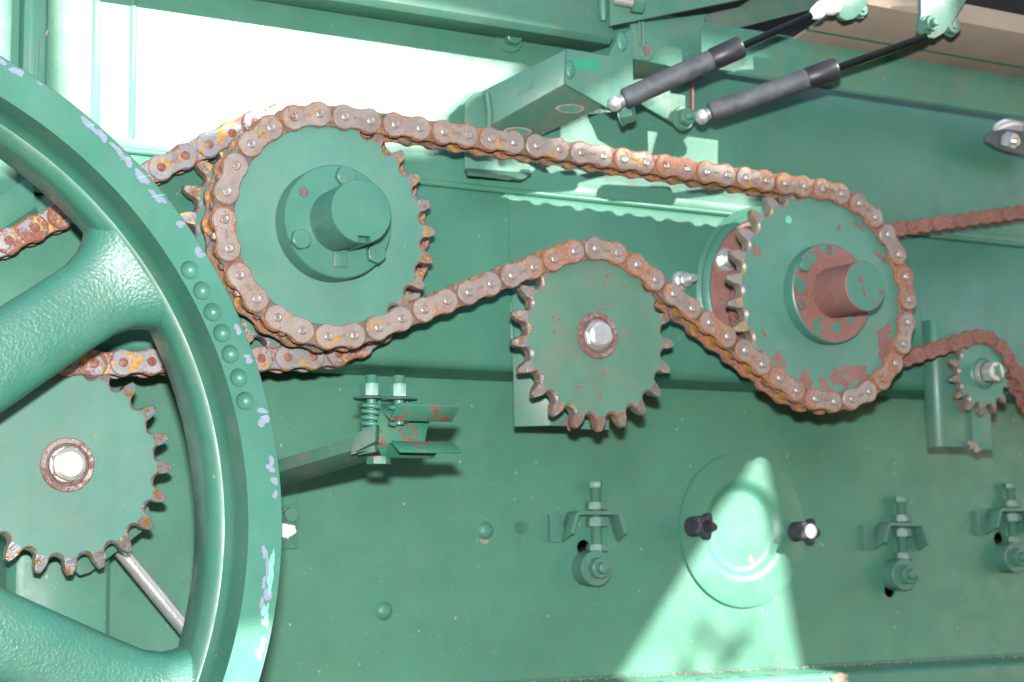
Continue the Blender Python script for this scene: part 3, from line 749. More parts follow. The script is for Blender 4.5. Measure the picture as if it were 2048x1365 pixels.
# spokes: lofted ovals
def spoke(ang):
    mb = MB(); n = 32; st = []; R_ = [60, 100, 150, 200, 245, 285, 310, 326, 336, 342, 346, 350]
    vs = []; fs = []
    e, f = Vector((math.cos(ang), 0, math.sin(ang))), Vector((-math.sin(ang), 0, math.cos(ang)))
    for r in R_:
        u = max(0, (r - 290) / 56); wd = 37 - 4 * (r - 60) / 250 + 22 * u ** 3.2; th = 21 + 8 * u ** 2.5
        for i in range(n):
            a = 2 * math.pi * i / n; ca, sa = math.cos(a), math.sin(a)
            x = wd * math.copysign(abs(ca) ** .7, ca); y = th * math.copysign(abs(sa) ** .62, sa)
            rr_ = r + (0)
            p = Vector((WX, 1357, WZ)) + e * rr_ + f * x + Vector((0, y, 0)); vs.append(p)
    for k in range(len(R_) - 1):
        for i in range(n): j = (i + 1) % n; fs.append((k * n + i, k * n + j, (k + 1) * n + j, (k + 1) * n + i))
    mb.add(vs, fs); return mb
for k in range(6): part(spoke(rad(36 + 60 * k)), 'spoke', 'cast', fw, 60)
hb = MB(); hb.lathe([(20, 1300), (60, 1300), (66, 1304), (70, 1330), (78, 1345), (78, 1395), (20, 1395)], 72, 0, T); part(hb, 'hub', 'cast', fw, 40)
# primer chips along the rim
rnd = random.Random(11); chips = [(8, 117, 5, 3), (32, 136, 5, 4), (40, 144, 6, 3), (82, 164, 3, 1.5), (176, 243, 7, 4), (183, 251, 6, 3.5), (199, 266, 6, 3.5), (208, 273, 6, 4), (230, 293, 5, 3), (240, 300, 5, 3), (246, 314, 7, 3), (258, 322, 7, 4), (283, 345, 6, 4.5), (290, 358, 6, 5), (307, 388, 7, 2.5), (318, 398, 8, 4), (362, 448, 5, 4), (400, 498, 4, 4), (401, 510, 5, 4), (473, 654, 4, 2.5), (477, 664, 4, 3), (494, 713, 3.5, 2.5), (498, 722, 5, 3), (524, 822, 5, 4), (527, 842, 6, 7), (543, 922, 4, 4.5), (541, 937, 5, 4.5), (549, 962, 4, 5), (550, 990, 3.5, 4), (529, 1105, 3.5, 7), (536, 1140, 3.5, 11), (528, 1165, 3, 6), (535, 1190, 4, 9), (524, 1215, 3.5, 9), (531, 1246, 4, 6), (527, 1282, 3, 4), (524, 1296, 4, 4), (517, 1308, 4.5, 5)]
for i, (px, py, rx, rz) in enumerate(chips):
    w0 = W(px, py, 1290); rr_ = math.hypot(w0.x - WX, w0.z - WZ); an = math.atan2(w0.z - WZ, w0.x - WX)
    lim = 387.3 - min(rx, rz) * .85; k_ = min(1, lim / rr_)
    part(blob(WX + (w0.x - WX) * k_, WZ + (w0.z - WZ) * k_, rx * .7 if py < 450 else rx * .68, rz * .68, 200 + i, 1289.97, .06, .34, 25, -rad(35) if py < 450 else 0), 'paint_chip', 'chip', fw)
for i, (px, py, rx, rz) in enumerate([(541, 1150, 3.2, 26), (531, 1225, 3, 14), (186, 246, 5, .6), (250, 318, 5, .6), (291, 350, 6, .6), (316, 392, 7, .6), (528, 833, 4, .6), (546, 1120, 1.6, 12)]):
    w0 = W(px, py, 1290); k_ = min(1, 384.5 / math.hypot(w0.x - WX, w0.z - WZ)); part(blob(WX + (w0.x - WX) * k_, WZ + (w0.z - WZ) * k_, rx * .8, rz * .5, 300 + i, 1289.84, .06, .4, 26, rad(-8) if py > 1000 else rad(15)), 'scraped_streak', 'mint', fw)

# ------------------------------------------------------------------ round inspection cover with two star knobs
c0 = W(1487, 1060, YW - 2); t = thing('inspection_cover', 'round pressed green cover with a dished centre, lower middle right', 'cover', (c0.x, YW, c0.z)); T = Matrix.Translation((c0.x, 0, c0.z))
m_ = MB(); m_.lathe([(0, YW + 5), (30, YW + 5), (41.5, YW + 5), (43, YW + 4.95), (45.5, YW + 4.2), (48.5, YW + 2), (52, YW - 1), (55.5, YW - 2.7), (59, YW - 3), (60, YW - 3), (82, YW - 2.9), (83, YW - 2.8), (86.3, YW - 2.6), (87.3, YW - 2.4), (87.3, YW - .2)], 120, 0, T)
part(m_, 'cover_plate', 'upper', t, 60)
w0 = W(1508, 1121, YW); part(blob(w0.x, w0.z, 3.5, 5, 9, YW + 4.95, .1, .3), 'rust_spot', 'mud', t)
for i, (bx, by, fx, fy) in enumerate(((1386, 1054, 1412, 1049), (1592, 1064, 1620, 1058))):
    wb = W(bx, by, YW - 4); T = Matrix.Translation((wb.x, 0, wb.z)); o_ = []
    t = thing('star_knob', ['black star knob with an empty dark socket on the left edge of the round cover', 'black star knob with a white centre cap on the right edge of the round cover'][i], 'knob', (wb.x, YW - 4, wb.z), 'knobs on the round cover')
    for k in range(50): a = 2 * math.pi * k / 50; o_.append(((13 + 2.6 * math.cos(5 * a + .5)) * math.cos(a), (13 + 2.6 * math.cos(5 * a + .5)) * math.sin(a)))
    m_ = MB(); m_.prism(o_, [(3, YW - 31, 0), (1.4, YW - 30.6, 0), (0, YW - 29, 0), (0, YW - 21, 0), (2, YW - 19.5, 0)], T=T); part(m_, 'star_head', 'knob', t, 50)
    m_ = MB(); m_.lathe([(9.5, YW - 20), (9, YW - 17), (10.5, YW - 10), (11.5, YW - 4), (11.5, YW - 2)], 32, 0, T); part(m_, 'shank', 'knob', t, 50)
    if i == 0: m_ = MB(); m_.lathe([(0, YW - 31.05), (5.8, YW - 31.1), (6.4, YW - 31.4), (7, YW - 31)], 28, 0, T); part(m_, 'socket', 'knobin', t)
    else: m_ = MB(); m_.lathe([(0, YW - 32.6), (7.4, YW - 32.4), (8.2, YW - 31.6), (8.2, YW - 30.5)], 32, 0, T); part(m_, 'cap', 'white', t, 50)

# rivets on the lower sheet
for (px, py, r, lab) in ((970, 1062, 9.2, 'domed green rivet head with chipped paint, upper of two on the bare lower sheet'), (767, 1222, 9.2, 'domed green rivet head, lower of two on the bare lower sheet')):
    w0 = W(px, py, YW); T = Matrix.Translation((w0.x, 0, w0.z)); m_ = MB(); m_.lathe([(0, YW - 5.6), (r * .45, YW - 5), (r * .78, YW - 3.4), (r, YW - .6), (r * 1.06, YW)], 32, 0, T); single(m_, 'rivet', 'wall', lab, 'rivet', 60, at=(w0.x, YW, w0.z), group='rivets on the lower sheet')
w0 = W(1042, 1055, YW); single(blob(w0.x, w0.z, 7.6, 7.6, 4, YW - .05, .12, .05), 'round_spot', 'groove', 'round dent beside the upper rivet, its shade a flat darker green disc', 'spot')  # dent drawn flat, its shade put into the darker green
w0 = W(969, 1082, YW); single(blob(w0.x, w0.z, 6, 2.4, 6, YW - .05, .12, .3), 'bare_spot', 'mud', 'bare chipped spot just below the upper rivet', 'chip')

# ------------------------------------------------------------------ adjusters
ag = 'tensioning adjusters along the lower sheet'
def adjuster():
    t = thing('belt_adjuster', 'x', 'adjuster', (0, 0, 0), ag)
    m_ = MB(); m_.lathe([(0, -21.5), (18.2, -21.5), (19, -20.6), (19, 0)], 56); part(m_, 'eccentric_block', 'adj', t, 30)
    w_ = MB(); hexhead(w_, 10.5, -31, -21.5, a0=.4); part(w_, 'nut', 'adj', t, 22)
    w_ = MB(); w_.lathe([(0, -38), (3.5, -38), (6, -36.6), (6.4, -35), (6.4, -30)], 24); part(w_, 'stud', 'adj', t, 35)
    V = lambda z: frame((8, -9, z), (0, 0, 1))
    m_ = MB(); thread(m_, 6, -65, -1, 2.2, V(20)); part(m_, 'threaded_rod', 'adj', t, 35)
    m_ = MB(); m_.box(-6.4, 6.4, -6.4, 6.4, 85, 93, T=Matrix.Translation((8, -9, 0)) @ Matrix.Rotation(rad(-38), 4, 'Z')); part(m_, 'square_head', 'adj', t, 30, .8)
    for z0, z1 in ((62.5, 71), (44.5, 54.5), (18, 26)):
        m_ = MB(); hexhead(m_, 10.4, -z1, -z0, frame((8, -9, 0), (0, 0, 1)), a0=rad(50)); part(m_, 'nut', 'adj', t, 22)
    m_ = MB(); m_.ribbon([(-31.5, -22, 37), (-25.5, -22, 56), (-23.5, -22, 59), (-20, -22, 60.5), (28, -22, 60.5), (31.5, -22, 59), (33.5, -22, 56), (39.5, -22, 37)], (0, 22, 0), 4.2)
    u = part(m_, 'clamp_bracket', 'adj', t, 40, .5)
    m_ = MB(); m_.sheet([(-31.3, -20, 37.5), (-31.3, 0, 37.5), (-33.8, 0, 29), (-33.5, -4, 29)], 3.4, back=Vector((1, 0, 0))); m_.box(-48, -30, -4, 0, 28, 58); m_.box(-48, -45, -7, -3, 30, 56)
    sub(m_, 'foot', 'adj', u, t, 40, .5)
    m_ = MB(); m_.sheet([(39.3, -20, 37.5), (39.3, 0, 37.5), (41.8, 0, 29), (41.5, -4, 29)], 3.4, back=Vector((-1, 0, 0))); sub(m_, 'foot', 'adj', u, t, 40, .5)
    return t
a0 = adjuster(); labs = ['first belt adjuster from the left, with threaded bolt above an empty dark hole', 'middle belt adjuster right of the star knob with white cap', 'right belt adjuster cut off by the picture edge']
def deep(o, parent=None):
    c = o.copy(); COL.objects.link(c)
    if parent is not None: c.parent = parent
    for ch in list(o.children): deep(ch, c)
    return c
AD = [a0, deep(a0), deep(a0)]
for o, p, l in zip(AD, ADJ, labs): o.location = p * MM; o['label'] = l
AD[1].rotation_euler = (0, rad(1), 0); AD[2].location.z += .001

# ------------------------------------------------------------------ folded brackets behind the idlers
def hat(name, label, pl, pm, pr, ytop, ybot, D0, D1, crease, slot=None):
    # channel: left flange slopes forward to the crease, face runs to the right edge
    A, B, Cc = W(pl, ybot, D1), W(crease, ybot - 6, D0), W(pr, ybot - 12, D0)
    zt = W(crease, ytop, D0).z; zb = B.z
    t = thing(name, label, 'bracket', (B.x, D0, zb)); m_ = MB()
    fa = math.atan2(D1 - D0, B.x - A.x); rr_ = 11
    cx_, cy_ = B.x, D0 + rr_; arc = [(cx_ + rr_ * math.sin(-fa + fa * k / 6), cy_ - rr_ * math.cos(-fa + fa * k / 6), zb) for k in range(7)]
    pth = [(A.x, D1, zb)] + arc + [(Cc.x, D0, zb)]
    m_.ribbon(pth, (0, 0, zt - zb), 3); part(m_, 'folded_plate', 'part', t, 40, .6)
    return t, B, Cc, zb
t, B, Cc, zb = hat('folded_bracket', 'folded green bracket standing behind the middle idler sprocket', 1028, 0, 1212, 540, 858, 1478, 1500, 1108)
w0 = W(1155, 845, 1476); part(blob(w0.x, w0.z, 17, 6, 31, 1477.7, .15, .4), 'rust_patch', 'rust', t)
m_ = MB(); m_.box(Cc.x - 34, Cc.x, 1472, 1477, zb - 3, zb + 60); part(m_, 'slotted_strip', 'part', t, 30, .6)
t, B, Cc, zb = hat('folded_bracket', 'folded green bracket standing behind the small sprocket at right', 1854, 0, 1976, 640, 900, 1470, 1492, 1893)
m_ = MB(); m_.box(Cc.x - 27, Cc.x + 1, 1464, 1469, zb - 3, zb + 78); part(m_, 'slotted_strip', 'part', t, 30, .6)
w0 = W(1948, 893, 1464); part(blob(w0.x, w0.z, 9, 5, 33, 1463.9, .15, .4), 'rust_patch', 'mud', t)
w0 = W(1921, 812, 1469); part(blob(w0.x, w0.z, 3, 8, 34, 1469.4, .15, .3), 'rust_patch', 'rust', t)

# ------------------------------------------------------------------ belt guide on its arm
t = thing('belt_guide', 'green forked belt guide with two bolts and a spring beside the flywheel', 'belt guide', W(745, 890, 1345))
m_ = MB(); top = [W(520, 930, 1450), W(735, 868, 1346), W(735, 893, 1346), W(520, 956, 1450)]
m_.sheet([top[0], top[1], top[2], top[3]], 3); m_.sheet([top[3] + Vector((0, .3, 0)), top[2] + Vector((0, .3, 0)), W(738, 922, 1372), W(528, 988, 1488)], 3, back=Vector((0, 0, 1)))
part(m_, 'arm', 'dirty', t, 30, .5)
def P3l(L): return [W(*q) for q in L]
G1 = P3l([(798, 810, 1322), (781, 841, 1335), (762, 822, 1350), (752, 862, 1358), (748, 888, 1358)])
G2 = P3l([(799, 906, 1320), (782, 887, 1335), (766, 916, 1348), (745, 889, 1360)])
ex = Vector((59, 0, 0))
for L, nm_, e_ in ((G1, 'upper_jaw', ex), (G2, 'lower_jaw', ex)):
    # keep the lip a little longer than the inner fold
    m_ = MB(); m_.ribbon(L[:2], e_, 2.6); m_.ribbon(L[1:], e_ * .83, 2.6)
    part(m_, nm_, 'chipped', t, 30, .4)
m_ = MB(); m_.sheet(P3l([(712, 866, 1352), (752, 848, 1340), (750, 884, 1340), (712, 905, 1352)]), 10); m_.sheet(P3l([(712, 905, 1352), (748, 890, 1340), (752, 905, 1340), (716, 912, 1352)]), 8); part(m_, 'clamp_block', 'dirty', t, 30, .8)
for i, (px, D, ytop, ynut, ywash, ybot) in enumerate(((743, 1366, 751, 767, 796, 868), (798, 1344, 752, 768, 798, 815))):
    c = W(px, ywash, D); zz = lambda y: W(px, y, D).z - 0
    F = frame((c.x, c.y, 0), (0, 0, 1))
    m_ = MB(); thread(m_, 5.4, -zz(ytop), -zz(ynut) + 1, 1.7, F, 24); bt = part(m_, 'threaded_bolt', 'hub', t, 35)
    m_ = MB(); hexhead(m_, 9.3, -zz(ynut), -zz(ywash - 3), F, a0=rad(8)); part(m_, 'nut', 'hub', t, 22)
    m_ = MB(); m_.lathe([(4, -zz(ywash - 2)), (15.5, -zz(ywash) - .2), (16.3, -zz(ywash) + .6), (15.6, -zz(ywash) + 1.6), (4, -zz(ywash) + 1.6)], 40, 0, F); part(m_, 'washer', 'dirty', t, 35)
    turns = 5.2 if i == 0 else 2.6; z0, z1 = zz(ywash) - 4, zz(ybot if i == 0 else 850); pts = []
    for k in range(int(turns * 20) + 1):
        u = k / (turns * 20); a = 2 * math.pi * turns * u; pts.append((c.x + 8 * math.cos(a), c.y + 8 * math.sin(a), z0 + (z1 - z0) * u))
    m_ = MB(); m_.tube(pts, 2.1, 10); m_.tube([(c.x, c.y, z0 + 3), (c.x, c.y, z1)], 4.4, 16); part(m_, 'coil_spring', 'hub', t, 60)
c = W(757, 915, 1350); m_ = MB(); hexhead(m_, 9, c.z * -1 - 1, -c.z + 6, frame((c.x, c.y, 0), (0, 0, -1)) if False else frame((c.x, c.y, 0), (0, 0, 1)), a0=.2); part(m_, 'bolt_head', 'chipped', t, 22)

# strap plate on the wall below the arm
w0 = W(580, 1030, YW - 4); t = thing('strap_plate', 'small flat strap with a painted bolt and torn white label right of the rim', 'strap', (w0.x, YW, w0.z))
a = W(550, 955, YW - 4); b = W(596, 1098, YW - 4); m_ = MB().box(a.x - 10, b.x, YW - 4, YW, b.z, a.z + 20); part(m_, 'strap', 'wall', t, 30, .6)
m_ = MB(); T_ = Matrix.Translation((w0.x, 0, w0.z)); m_.lathe([(0, YW - 5.5), (9.5, YW - 5.5), (10, YW - 4)], 32, 0, T_); hexhead(m_, 7, YW - 10, YW - 5, T_, .3); part(m_, 'hex_bolt', 'wall', t, 25)
w0 = W(577, 1058, YW - 4); part(blob(w0.x, w0.z, 8, 5.5, 17, YW - 4.05, .12, .25), 'torn_label', 'label', t)
w0 = W(573, 1068, YW - 4); part(blob(w0.x, w0.z, 4, 5, 18, YW - 4.03, .1, .35), 'torn_label', 'label', t)

# ------------------------------------------------------------------ gas struts
def strut(name, label, lo, hi0, rod1, lobody, r, rr, grp, sock='zinc'):
    A, B, R1 = W(*lobody), W(*hi0), W(*rod1); L0 = W(*lo)
    t = thing(name, label, 'gas strut', L0, grp); d = (B - A).normalized()
    m_ = MB(); m_.tube([A - d * .6, A + d * .8, A + d * 3, B - d * 32], [r * .75, r * .95, r, r], 32); part(m_, 'cylinder', 'strut', t, 40)
    m_ = MB(); m_.tube([B - d * 33, B - d * 32, B - d * 3, B, B, B - d * 2], [r * .99, r * 1.06, r * 1.08, r * .95, r * .55, r * .5], 32, cap=False); part(m_, 'end_cap', 'cap', t, 40)
    m_ = MB(); m_.tube([B - d * 6, R1], rr, 24); part(m_, 'piston_rod', 'rod', t, 40)
    m_ = MB(); m_.tube([L0 + d * 2, A + d], r * .55, 20); m_.lathe([(0, -8), (4, -7), (7, -3.6), (8, 0), (7, 3.6), (4, 7), (0, 8)], 24, 0, frame(L0, (.2, -1, .1))); part(m_, 'ball_socket', sock, t, 50)
    return t, A, B, d, R1
gs = 'gas struts at the top right'
t, A, B, d, R1 = strut('gas_strut', 'upper gas strut, dusty grey cylinder with white ball joint at its raised end', (1230, 208, 1395), (1484, 93, 1330), (1632, 27, 1302), (1248, 199, 1391), 10.5, 3.7, gs)
text('2021', 5.5, 'dull', t, (0, 0, 0)).matrix_local = Matrix.Translation((A + d * 24 + Vector((0, -10.7, 1.5)) - org(t)) * MM) @ Matrix.Rotation(-math.atan2(d.z, d.x), 4, 'Y')
m_ = MB(); e = W(1662, 8, 1298); m_.tube([R1 - d * 6, R1 - d * 2, R1, e - d * 10], [4, 6, 7.5, 8], 24); m_.lathe([(0, -12), (6, -10.4), (10.4, -6), (12, 0), (10.4, 6), (6, 10.4), (0, 12)], 32, 0, frame(e, (.2, -1, .1))); part(m_, 'upper_ball_joint', 'white', t, 50)
t, A2, B2, d2, R2 = strut('gas_strut', 'lower gas strut, darker cylinder with long glossy black rod', (1404, 234, 1400), (1674, 137, 1330), (1852, 74, 1296), (1420, 226, 1396), 10.6, 4.1, gs)

def lug(name, label, poly, D, t_, bolts, mat='part', mats=None):
    pts = [W(x, y, D) for x, y in poly]; t = thing(name, label, 'bracket', pts[0]); m_ = MB(); m_.sheet(pts, t_); part(m_, 'plate', mat, t, 30, .7)
    for (px, py, DD, r, L, mt) in bolts:
        w0 = W(px, py, DD); T_ = Matrix.Translation((w0.x, 0, w0.z)); m_ = MB(); m_.lathe([(0, DD - 1.6), (r * 1.25, DD - 1.6), (r * 1.3, DD)], 28, 0, T_); hexhead(m_, r, DD - 1.6 - r * .8, DD - 1.5, T_, px * .1)
        m_.lathe([(0, DD - 2 - r * .8 - L), (r * .45, DD - 1.8 - r * .8 - L), (r * .6, DD - r * .8 - L), (r * .6, DD - 3)], 20, 0, T_); part(m_, 'bolt', mt, t, 28)
    return t
lug('strut_lug', 'rounded green lug holding the white ball joint of the upper gas strut', [(1690, -30), (1756, -30), (1722, 26), (1708, 38), (1692, 41), (1680, 34), (1678, 20)], 1312, 5, [(1716, 22, 1322, 7, 2, 'part')])
lug('strut_lug', 'tapered green lug with two bolts at the top of the lower gas strut', [(1842, -30), (1952, -30), (1908, 40), (1888, 66), (1870, 77), (1850, 74), (1838, 60), (1842, 28)], 1296, 5, [(1856, 50, 1295, 7.5, 5, 'part'), (1898, 55, 1306, 8.5, 1, 'part')])

# ------------------------------------------------------------------ top brackets
t = thing('top_rail', 'long green rail across the top with a bent end above the chain', 'rail', W(1229, 86, 1462))
m_ = MB(); a, b = W(1232, 86, 1462), W(600, -50, 1462); zl = W(1000, 42, 1464).z; m_.ribbon([(a.x, 1509, zl + 1), (a.x, 1475, zl), (a.x, 1471, zl + 4), (a.x, 1470, zl + 90)], (b.x - a.x - 200, 0, 0), -3); part(m_, 'rail_face', 'part', t, 40, .5)
m_ = MB(); p0, p1 = W(1205, -30, 1461), W(1207, 42, 1461); m_.tube([p0, p0.lerp(p1, .8), p1], [5, 5, 2.5], 14); part(m_, 'bend_bulge', 'part', t, 60)
w0 = W(1018, 76, YU); T_ = Matrix.Translation((w0.x, 0, w0.z)); t = thing('panel_bolt', 'green bolt with a large washer in the shade under the top rail', 'bolt', (w0.x, YU, w0.z))
m_ = MB(); m_.lathe([(0, YU - 3), (15, YU - 3), (16.5, YU - 1), (16.5, YU)], 36, 0, T_); part(m_, 'washer', 'upper', t, 35)
m_ = MB(); hexhead(m_, 9, YU - 13, YU - 3, T_, .3); part(m_, 'bolt_head', 'upper', t, 25)

t = thing('diagonal_bar', 'flat green bar slanting up to the right at the top centre, with a threaded bolt', 'bar', W(1222, 51, 1444))
m_ = MB(); m_.sheet([W(1221, 52, 1444), W(1500, -4, 1432), W(1620, -30, 1428), W(1620, -90, 1428), W(1221, -60, 1444)], 4); part(m_, 'bar', 'part', t, 30, .6)
p0, p1 = W(1228, 0, 1432), W(1276, 8, 1424); m_ = MB(); dd = (p0 - p1).normalized(); thread(m_, 5.2, 0, (p0 - p1).length, 1.8, frame(p0, dd)); part(m_, 'threaded_bolt', 'oldzinc', t, 35)
m_ = MB(); hexhead(m_, 9, 0, 12, frame(p1 - dd * 6, -dd) @ Matrix.Rotation(.3, 4, 'Y')); part(m_, 'hex_nut', 'part', t, 22)

t = thing('hinge_bracket', 'angular green riveted bracket plate reaching from the arm up to the rail', 'bracket', W(1200, 150, 1430))
m_ = MB(); m_.sheet([W(*q, 1430) for q in [(1134, 98), (1217, 112), (1230, 86), (1258, 60), (1266, 60), (1267, 200), (1250, 214), (1228, 224), (1208, 212), (1131, 168)]], 4); part(m_, 'front_plate', 'part', t, 30, .7)
for (px, py, rx, rz) in ((1139, 140, 5.6, 10), (1243, 84, 6.4, 11)):
    w0 = W(px, py, 1430); m_ = MB(); TT = Matrix.Translation((w0.x, 0, w0.z)) @ Matrix.Diagonal((rx, 1, rz, 1)); m_.lathe([(0, 1426.4), (.6, 1426.8), (.9, 1428.2), (1, 1430)], 30, 0, TT); part(m_, 'rivet', 'part', t, 60)
m_ = MB().sheet([W(*q, 1429.7) for q in [(1144, 119), (1199, 114), (1196, 144), (1150, 138)]], .15); part(m_, 'fresh_paint_patch', 'bgreen', t)

# channel arm standing out from the wall
t = thing('channel_arm', 'green channel arm with oval holes standing out from the sheet above the chain', 'bracket', W(945, 190, 1500))
m_ = MB(); wA, wB, wC, wD = W(945, 192, 1500), W(1134, 98, 1432), W(1131, 167, 1432), W(962, 262, 1500)
m_.sheet([wA, wB, wC, wD], 3, back=Vector((1, 0, 0))); part(m_, 'web', 'part', t, 30, .6)
uo = [wD, wC + Vector((0, 0, 0)), W(1209, 213, 1434), W(1085, 270, 1488), W(1040, 290, 1500)]
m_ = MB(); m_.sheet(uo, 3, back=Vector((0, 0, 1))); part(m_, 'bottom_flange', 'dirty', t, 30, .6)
def on_flange(px, py):
    n_ = (uo[1] - uo[0]).cross(uo[2] - uo[0]); d_ = W(px, py, 1000); return d_ * (n_.dot(uo[0]) / n_.dot(d_)), n_.normalized()
for (px, py, r_) in ((1140, 218, 12), (1035, 264, 12)):
    c_, n_ = on_flange(px, py); n_ = -n_ if n_.z > 0 else n_; fr_ = frame(c_, n_) @ Matrix.Diagonal((1.15, 1, .42, 1)); m_ = MB(); m_.lathe([(r_ * .86, -.6), (r_, -.8), (r_ * 1.08, 0)], 30, 0, fr_); m_.lathe([(0, -.3), (r_ * .86, -.35)], 30, 1, fr_); part(m_, 'oval_hole', ['mud', 'part'], t, 40)  # lighter green fill paints in the lit inside of the hole
m_ = MB(); m_.sheet([W(*q, 1492) for q in [(930, 206), (952, 184), (975, 186), (1000, 336), (1062, 340), (1062, 352), (930, 342)]], 3)
part(m_, 'mounting_plate', 'part', t, 30, .6)
m_ = MB(); m_.tube([W(974, 188, 1490), W(979, 225, 1490), W(978, 262, 1490)], 3.4, 12); part(m_, 'weld_bead', 'part', t, 60)
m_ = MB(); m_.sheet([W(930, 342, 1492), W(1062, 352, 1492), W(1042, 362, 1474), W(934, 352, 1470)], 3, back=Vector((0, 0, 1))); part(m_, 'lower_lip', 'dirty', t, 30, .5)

# block plates right of the hinge bracket
t = thing('hinge_block', 'square green bracket block with a small rusty key hole behind the upper gas strut', 'bracket', W(1335, 90, 1448))
m_ = MB(); m_.sheet([W(*q, 1448) for q in [(1262, 48), (1413, 28), (1404, 62), (1403, 150), (1386, 150), (1330, 130), (1268, 118)]], 4); part(m_, 'front_plate', 'part', t, 30, .8)
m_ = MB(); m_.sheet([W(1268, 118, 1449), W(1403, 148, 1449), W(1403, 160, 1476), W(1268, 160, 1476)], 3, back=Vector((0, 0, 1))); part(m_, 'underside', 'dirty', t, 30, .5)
m_ = MB(); m_.tube([W(1286, 45, 1447), W(1287, 94, 1447)], 2.2, 10); m_.tube([W(1279, 45, 1447), W(1280, 90, 1447)], 1.4, 10); part(m_, 'ridge', 'part', t, 60)
w0 = W(1292, 104, 1448); T_ = Matrix.Translation((w0.x, 0, w0.z)); m_ = MB(); m_.lathe([(5, 1446.8), (8, 1446), (9.2, 1447), (9.6, 1448.2)], 30, 0, T_ @ Matrix.Diagonal((.9, 1, 1.1, 1))); part(m_, 'boss', 'part', t, 50)
m_ = MB(); m_.prism([(w0.x - 4.5, w0.z + 6), (w0.x - .5, w0.z - 6.5), (w0.x + 3, w0.z - 1), (w0.x + 4, w0.z + 6)], [(0, 1446.6, 0), (0, 1447.8, 0)]); part(m_, 'key_hole', 'rust', t)
t = thing('strut_anchor', 'green anchor plate with rusty right edge at the foot of the lower gas strut', 'bracket', W(1340, 200, 1460))
m_ = MB(); m_.sheet([W(*q, 1462) for q in [(1262, 160), (1381, 150), (1383, 236), (1374, 256), (1352, 249), (1284, 210)]], 3); part(m_, 'plate', 'part', t, 30, .5)
m_ = MB(); m_.sheet([W(1381, 150, 1461), W(1388, 152, 1454), W(1388, 234, 1454), W(1382, 238, 1461)], 2); part(m_, 'edge_flange', 'rust', t, 30, .4)
w0 = W(1364, 238, 1458); T_ = Matrix.Translation((w0.x, 0, w0.z)); m_ = MB(); m_.lathe([(0, 1454), (12, 1454), (13, 1458)], 28, 0, T_); hexhead(m_, 8.5, 1445, 1454, T_, .2); thread(m_, 4.5, 1436, 1446, 1.5, T_); part(m_, 'nut', 'part', t, 25)
w0 = W(1256, 226, 1416); t2 = thing('ball_joint_nut', 'green hex nut under the ball joint of the upper gas strut', 'nut', w0)
T_ = frame(w0, (.5, -.6, .1)); m_ = MB(); hexhead(m_, 9, -6, 6, T_, .1); m_.lathe([(0, 6), (12, 6), (12.5, 8), (0, 8)], 28, 0, T_); part(m_, 'nut', 'part', t2, 25)
t = thing('cross_bar', 'dusty green bar running right behind the upper gas strut', 'bar', W(1410, 60, 1390))
m_ = MB(); m_.sheet([W(*q) for q in [(1403, 76, 1452), (1480, 56, 1446), (1660, 10, 1432), (1720, -40, 1428), (1560, -40, 1432), (1480, 14, 1446), (1413, 29, 1452)]], 4); part(m_, 'bar', 'dirty', t, 30, .6)

# upper right edge beam and dusty underside
t = thing('edge_beam', 'long green edge beam sloping across the top right below the tan underside', 'beam', W(1700, 120, 1430))
x0, x1 = W(1400, 100, 1430).x, 2400; m_ = MB(); zb = 513
m_.ribbon([(x0, 1432, zb), (x0, 1430, zb + 2), (x0, 1430, zb + 36), (x0, 1427, zb + 42), (x0, 1421, zb + 47)], (x1 - x0, 0, 0), 3); part(m_, 'beam_web', 'part', t, 50, .3)
x2 = W(1610, 40, 1400).x; m_ = MB(); m_.ribbon([(x2, 1421, zb + 47), (x2, 1330, zb + 62), (x2, 1328, zb + 80)], (x1 - x2, 0, 0), 3); part(m_, 'dusty_flange', 'tan', t, 50, .3)
m_ = MB(); m_.box(x2, x1, 1394, 1398, zb + 47.6, zb + 50.6); part(m_, 'paint_seam', 'groove', t)
t = thing('hinge_tab', 'small dark tab with a bright nut under the edge beam at the right picture edge', 'bracket', W(2010, 280, 1470))
m_ = MB(); m_.sheet([W(*q, 1470) for q in [(1970, 277), (1980, 264), (2010, 257), (2120, 270), (2120, 330), (2016, 303), (2000, 298), (1974, 284)]], 4); part(m_, 'tab', 'dull', t, 30, .8)
w0 = W(2012, 282, 1466); F = frame((w0.x, 1463, w0.z), (.1, -1, -.35)); m_ = MB(); hexhead(m_, 9, -10, 2, F, .2); part(m_, 'nut', 'zinc', t, 25)
m_ = MB(); thread(m_, 5, -16, -9, 1.5, F); part(m_, 'stud', 'zinc', t, 35)
for y_, r_ in ((262, 17), (252, 19)):
    w1 = W(2018, y_, 1476); m_ = MB(); m_.lathe([(0, -2), (r_, -2), (r_, 1.5), (0, 1.5)], 36, 0, frame(w1, (0, -.3, -1))); part(m_, 'washer', 'white', t, 30)

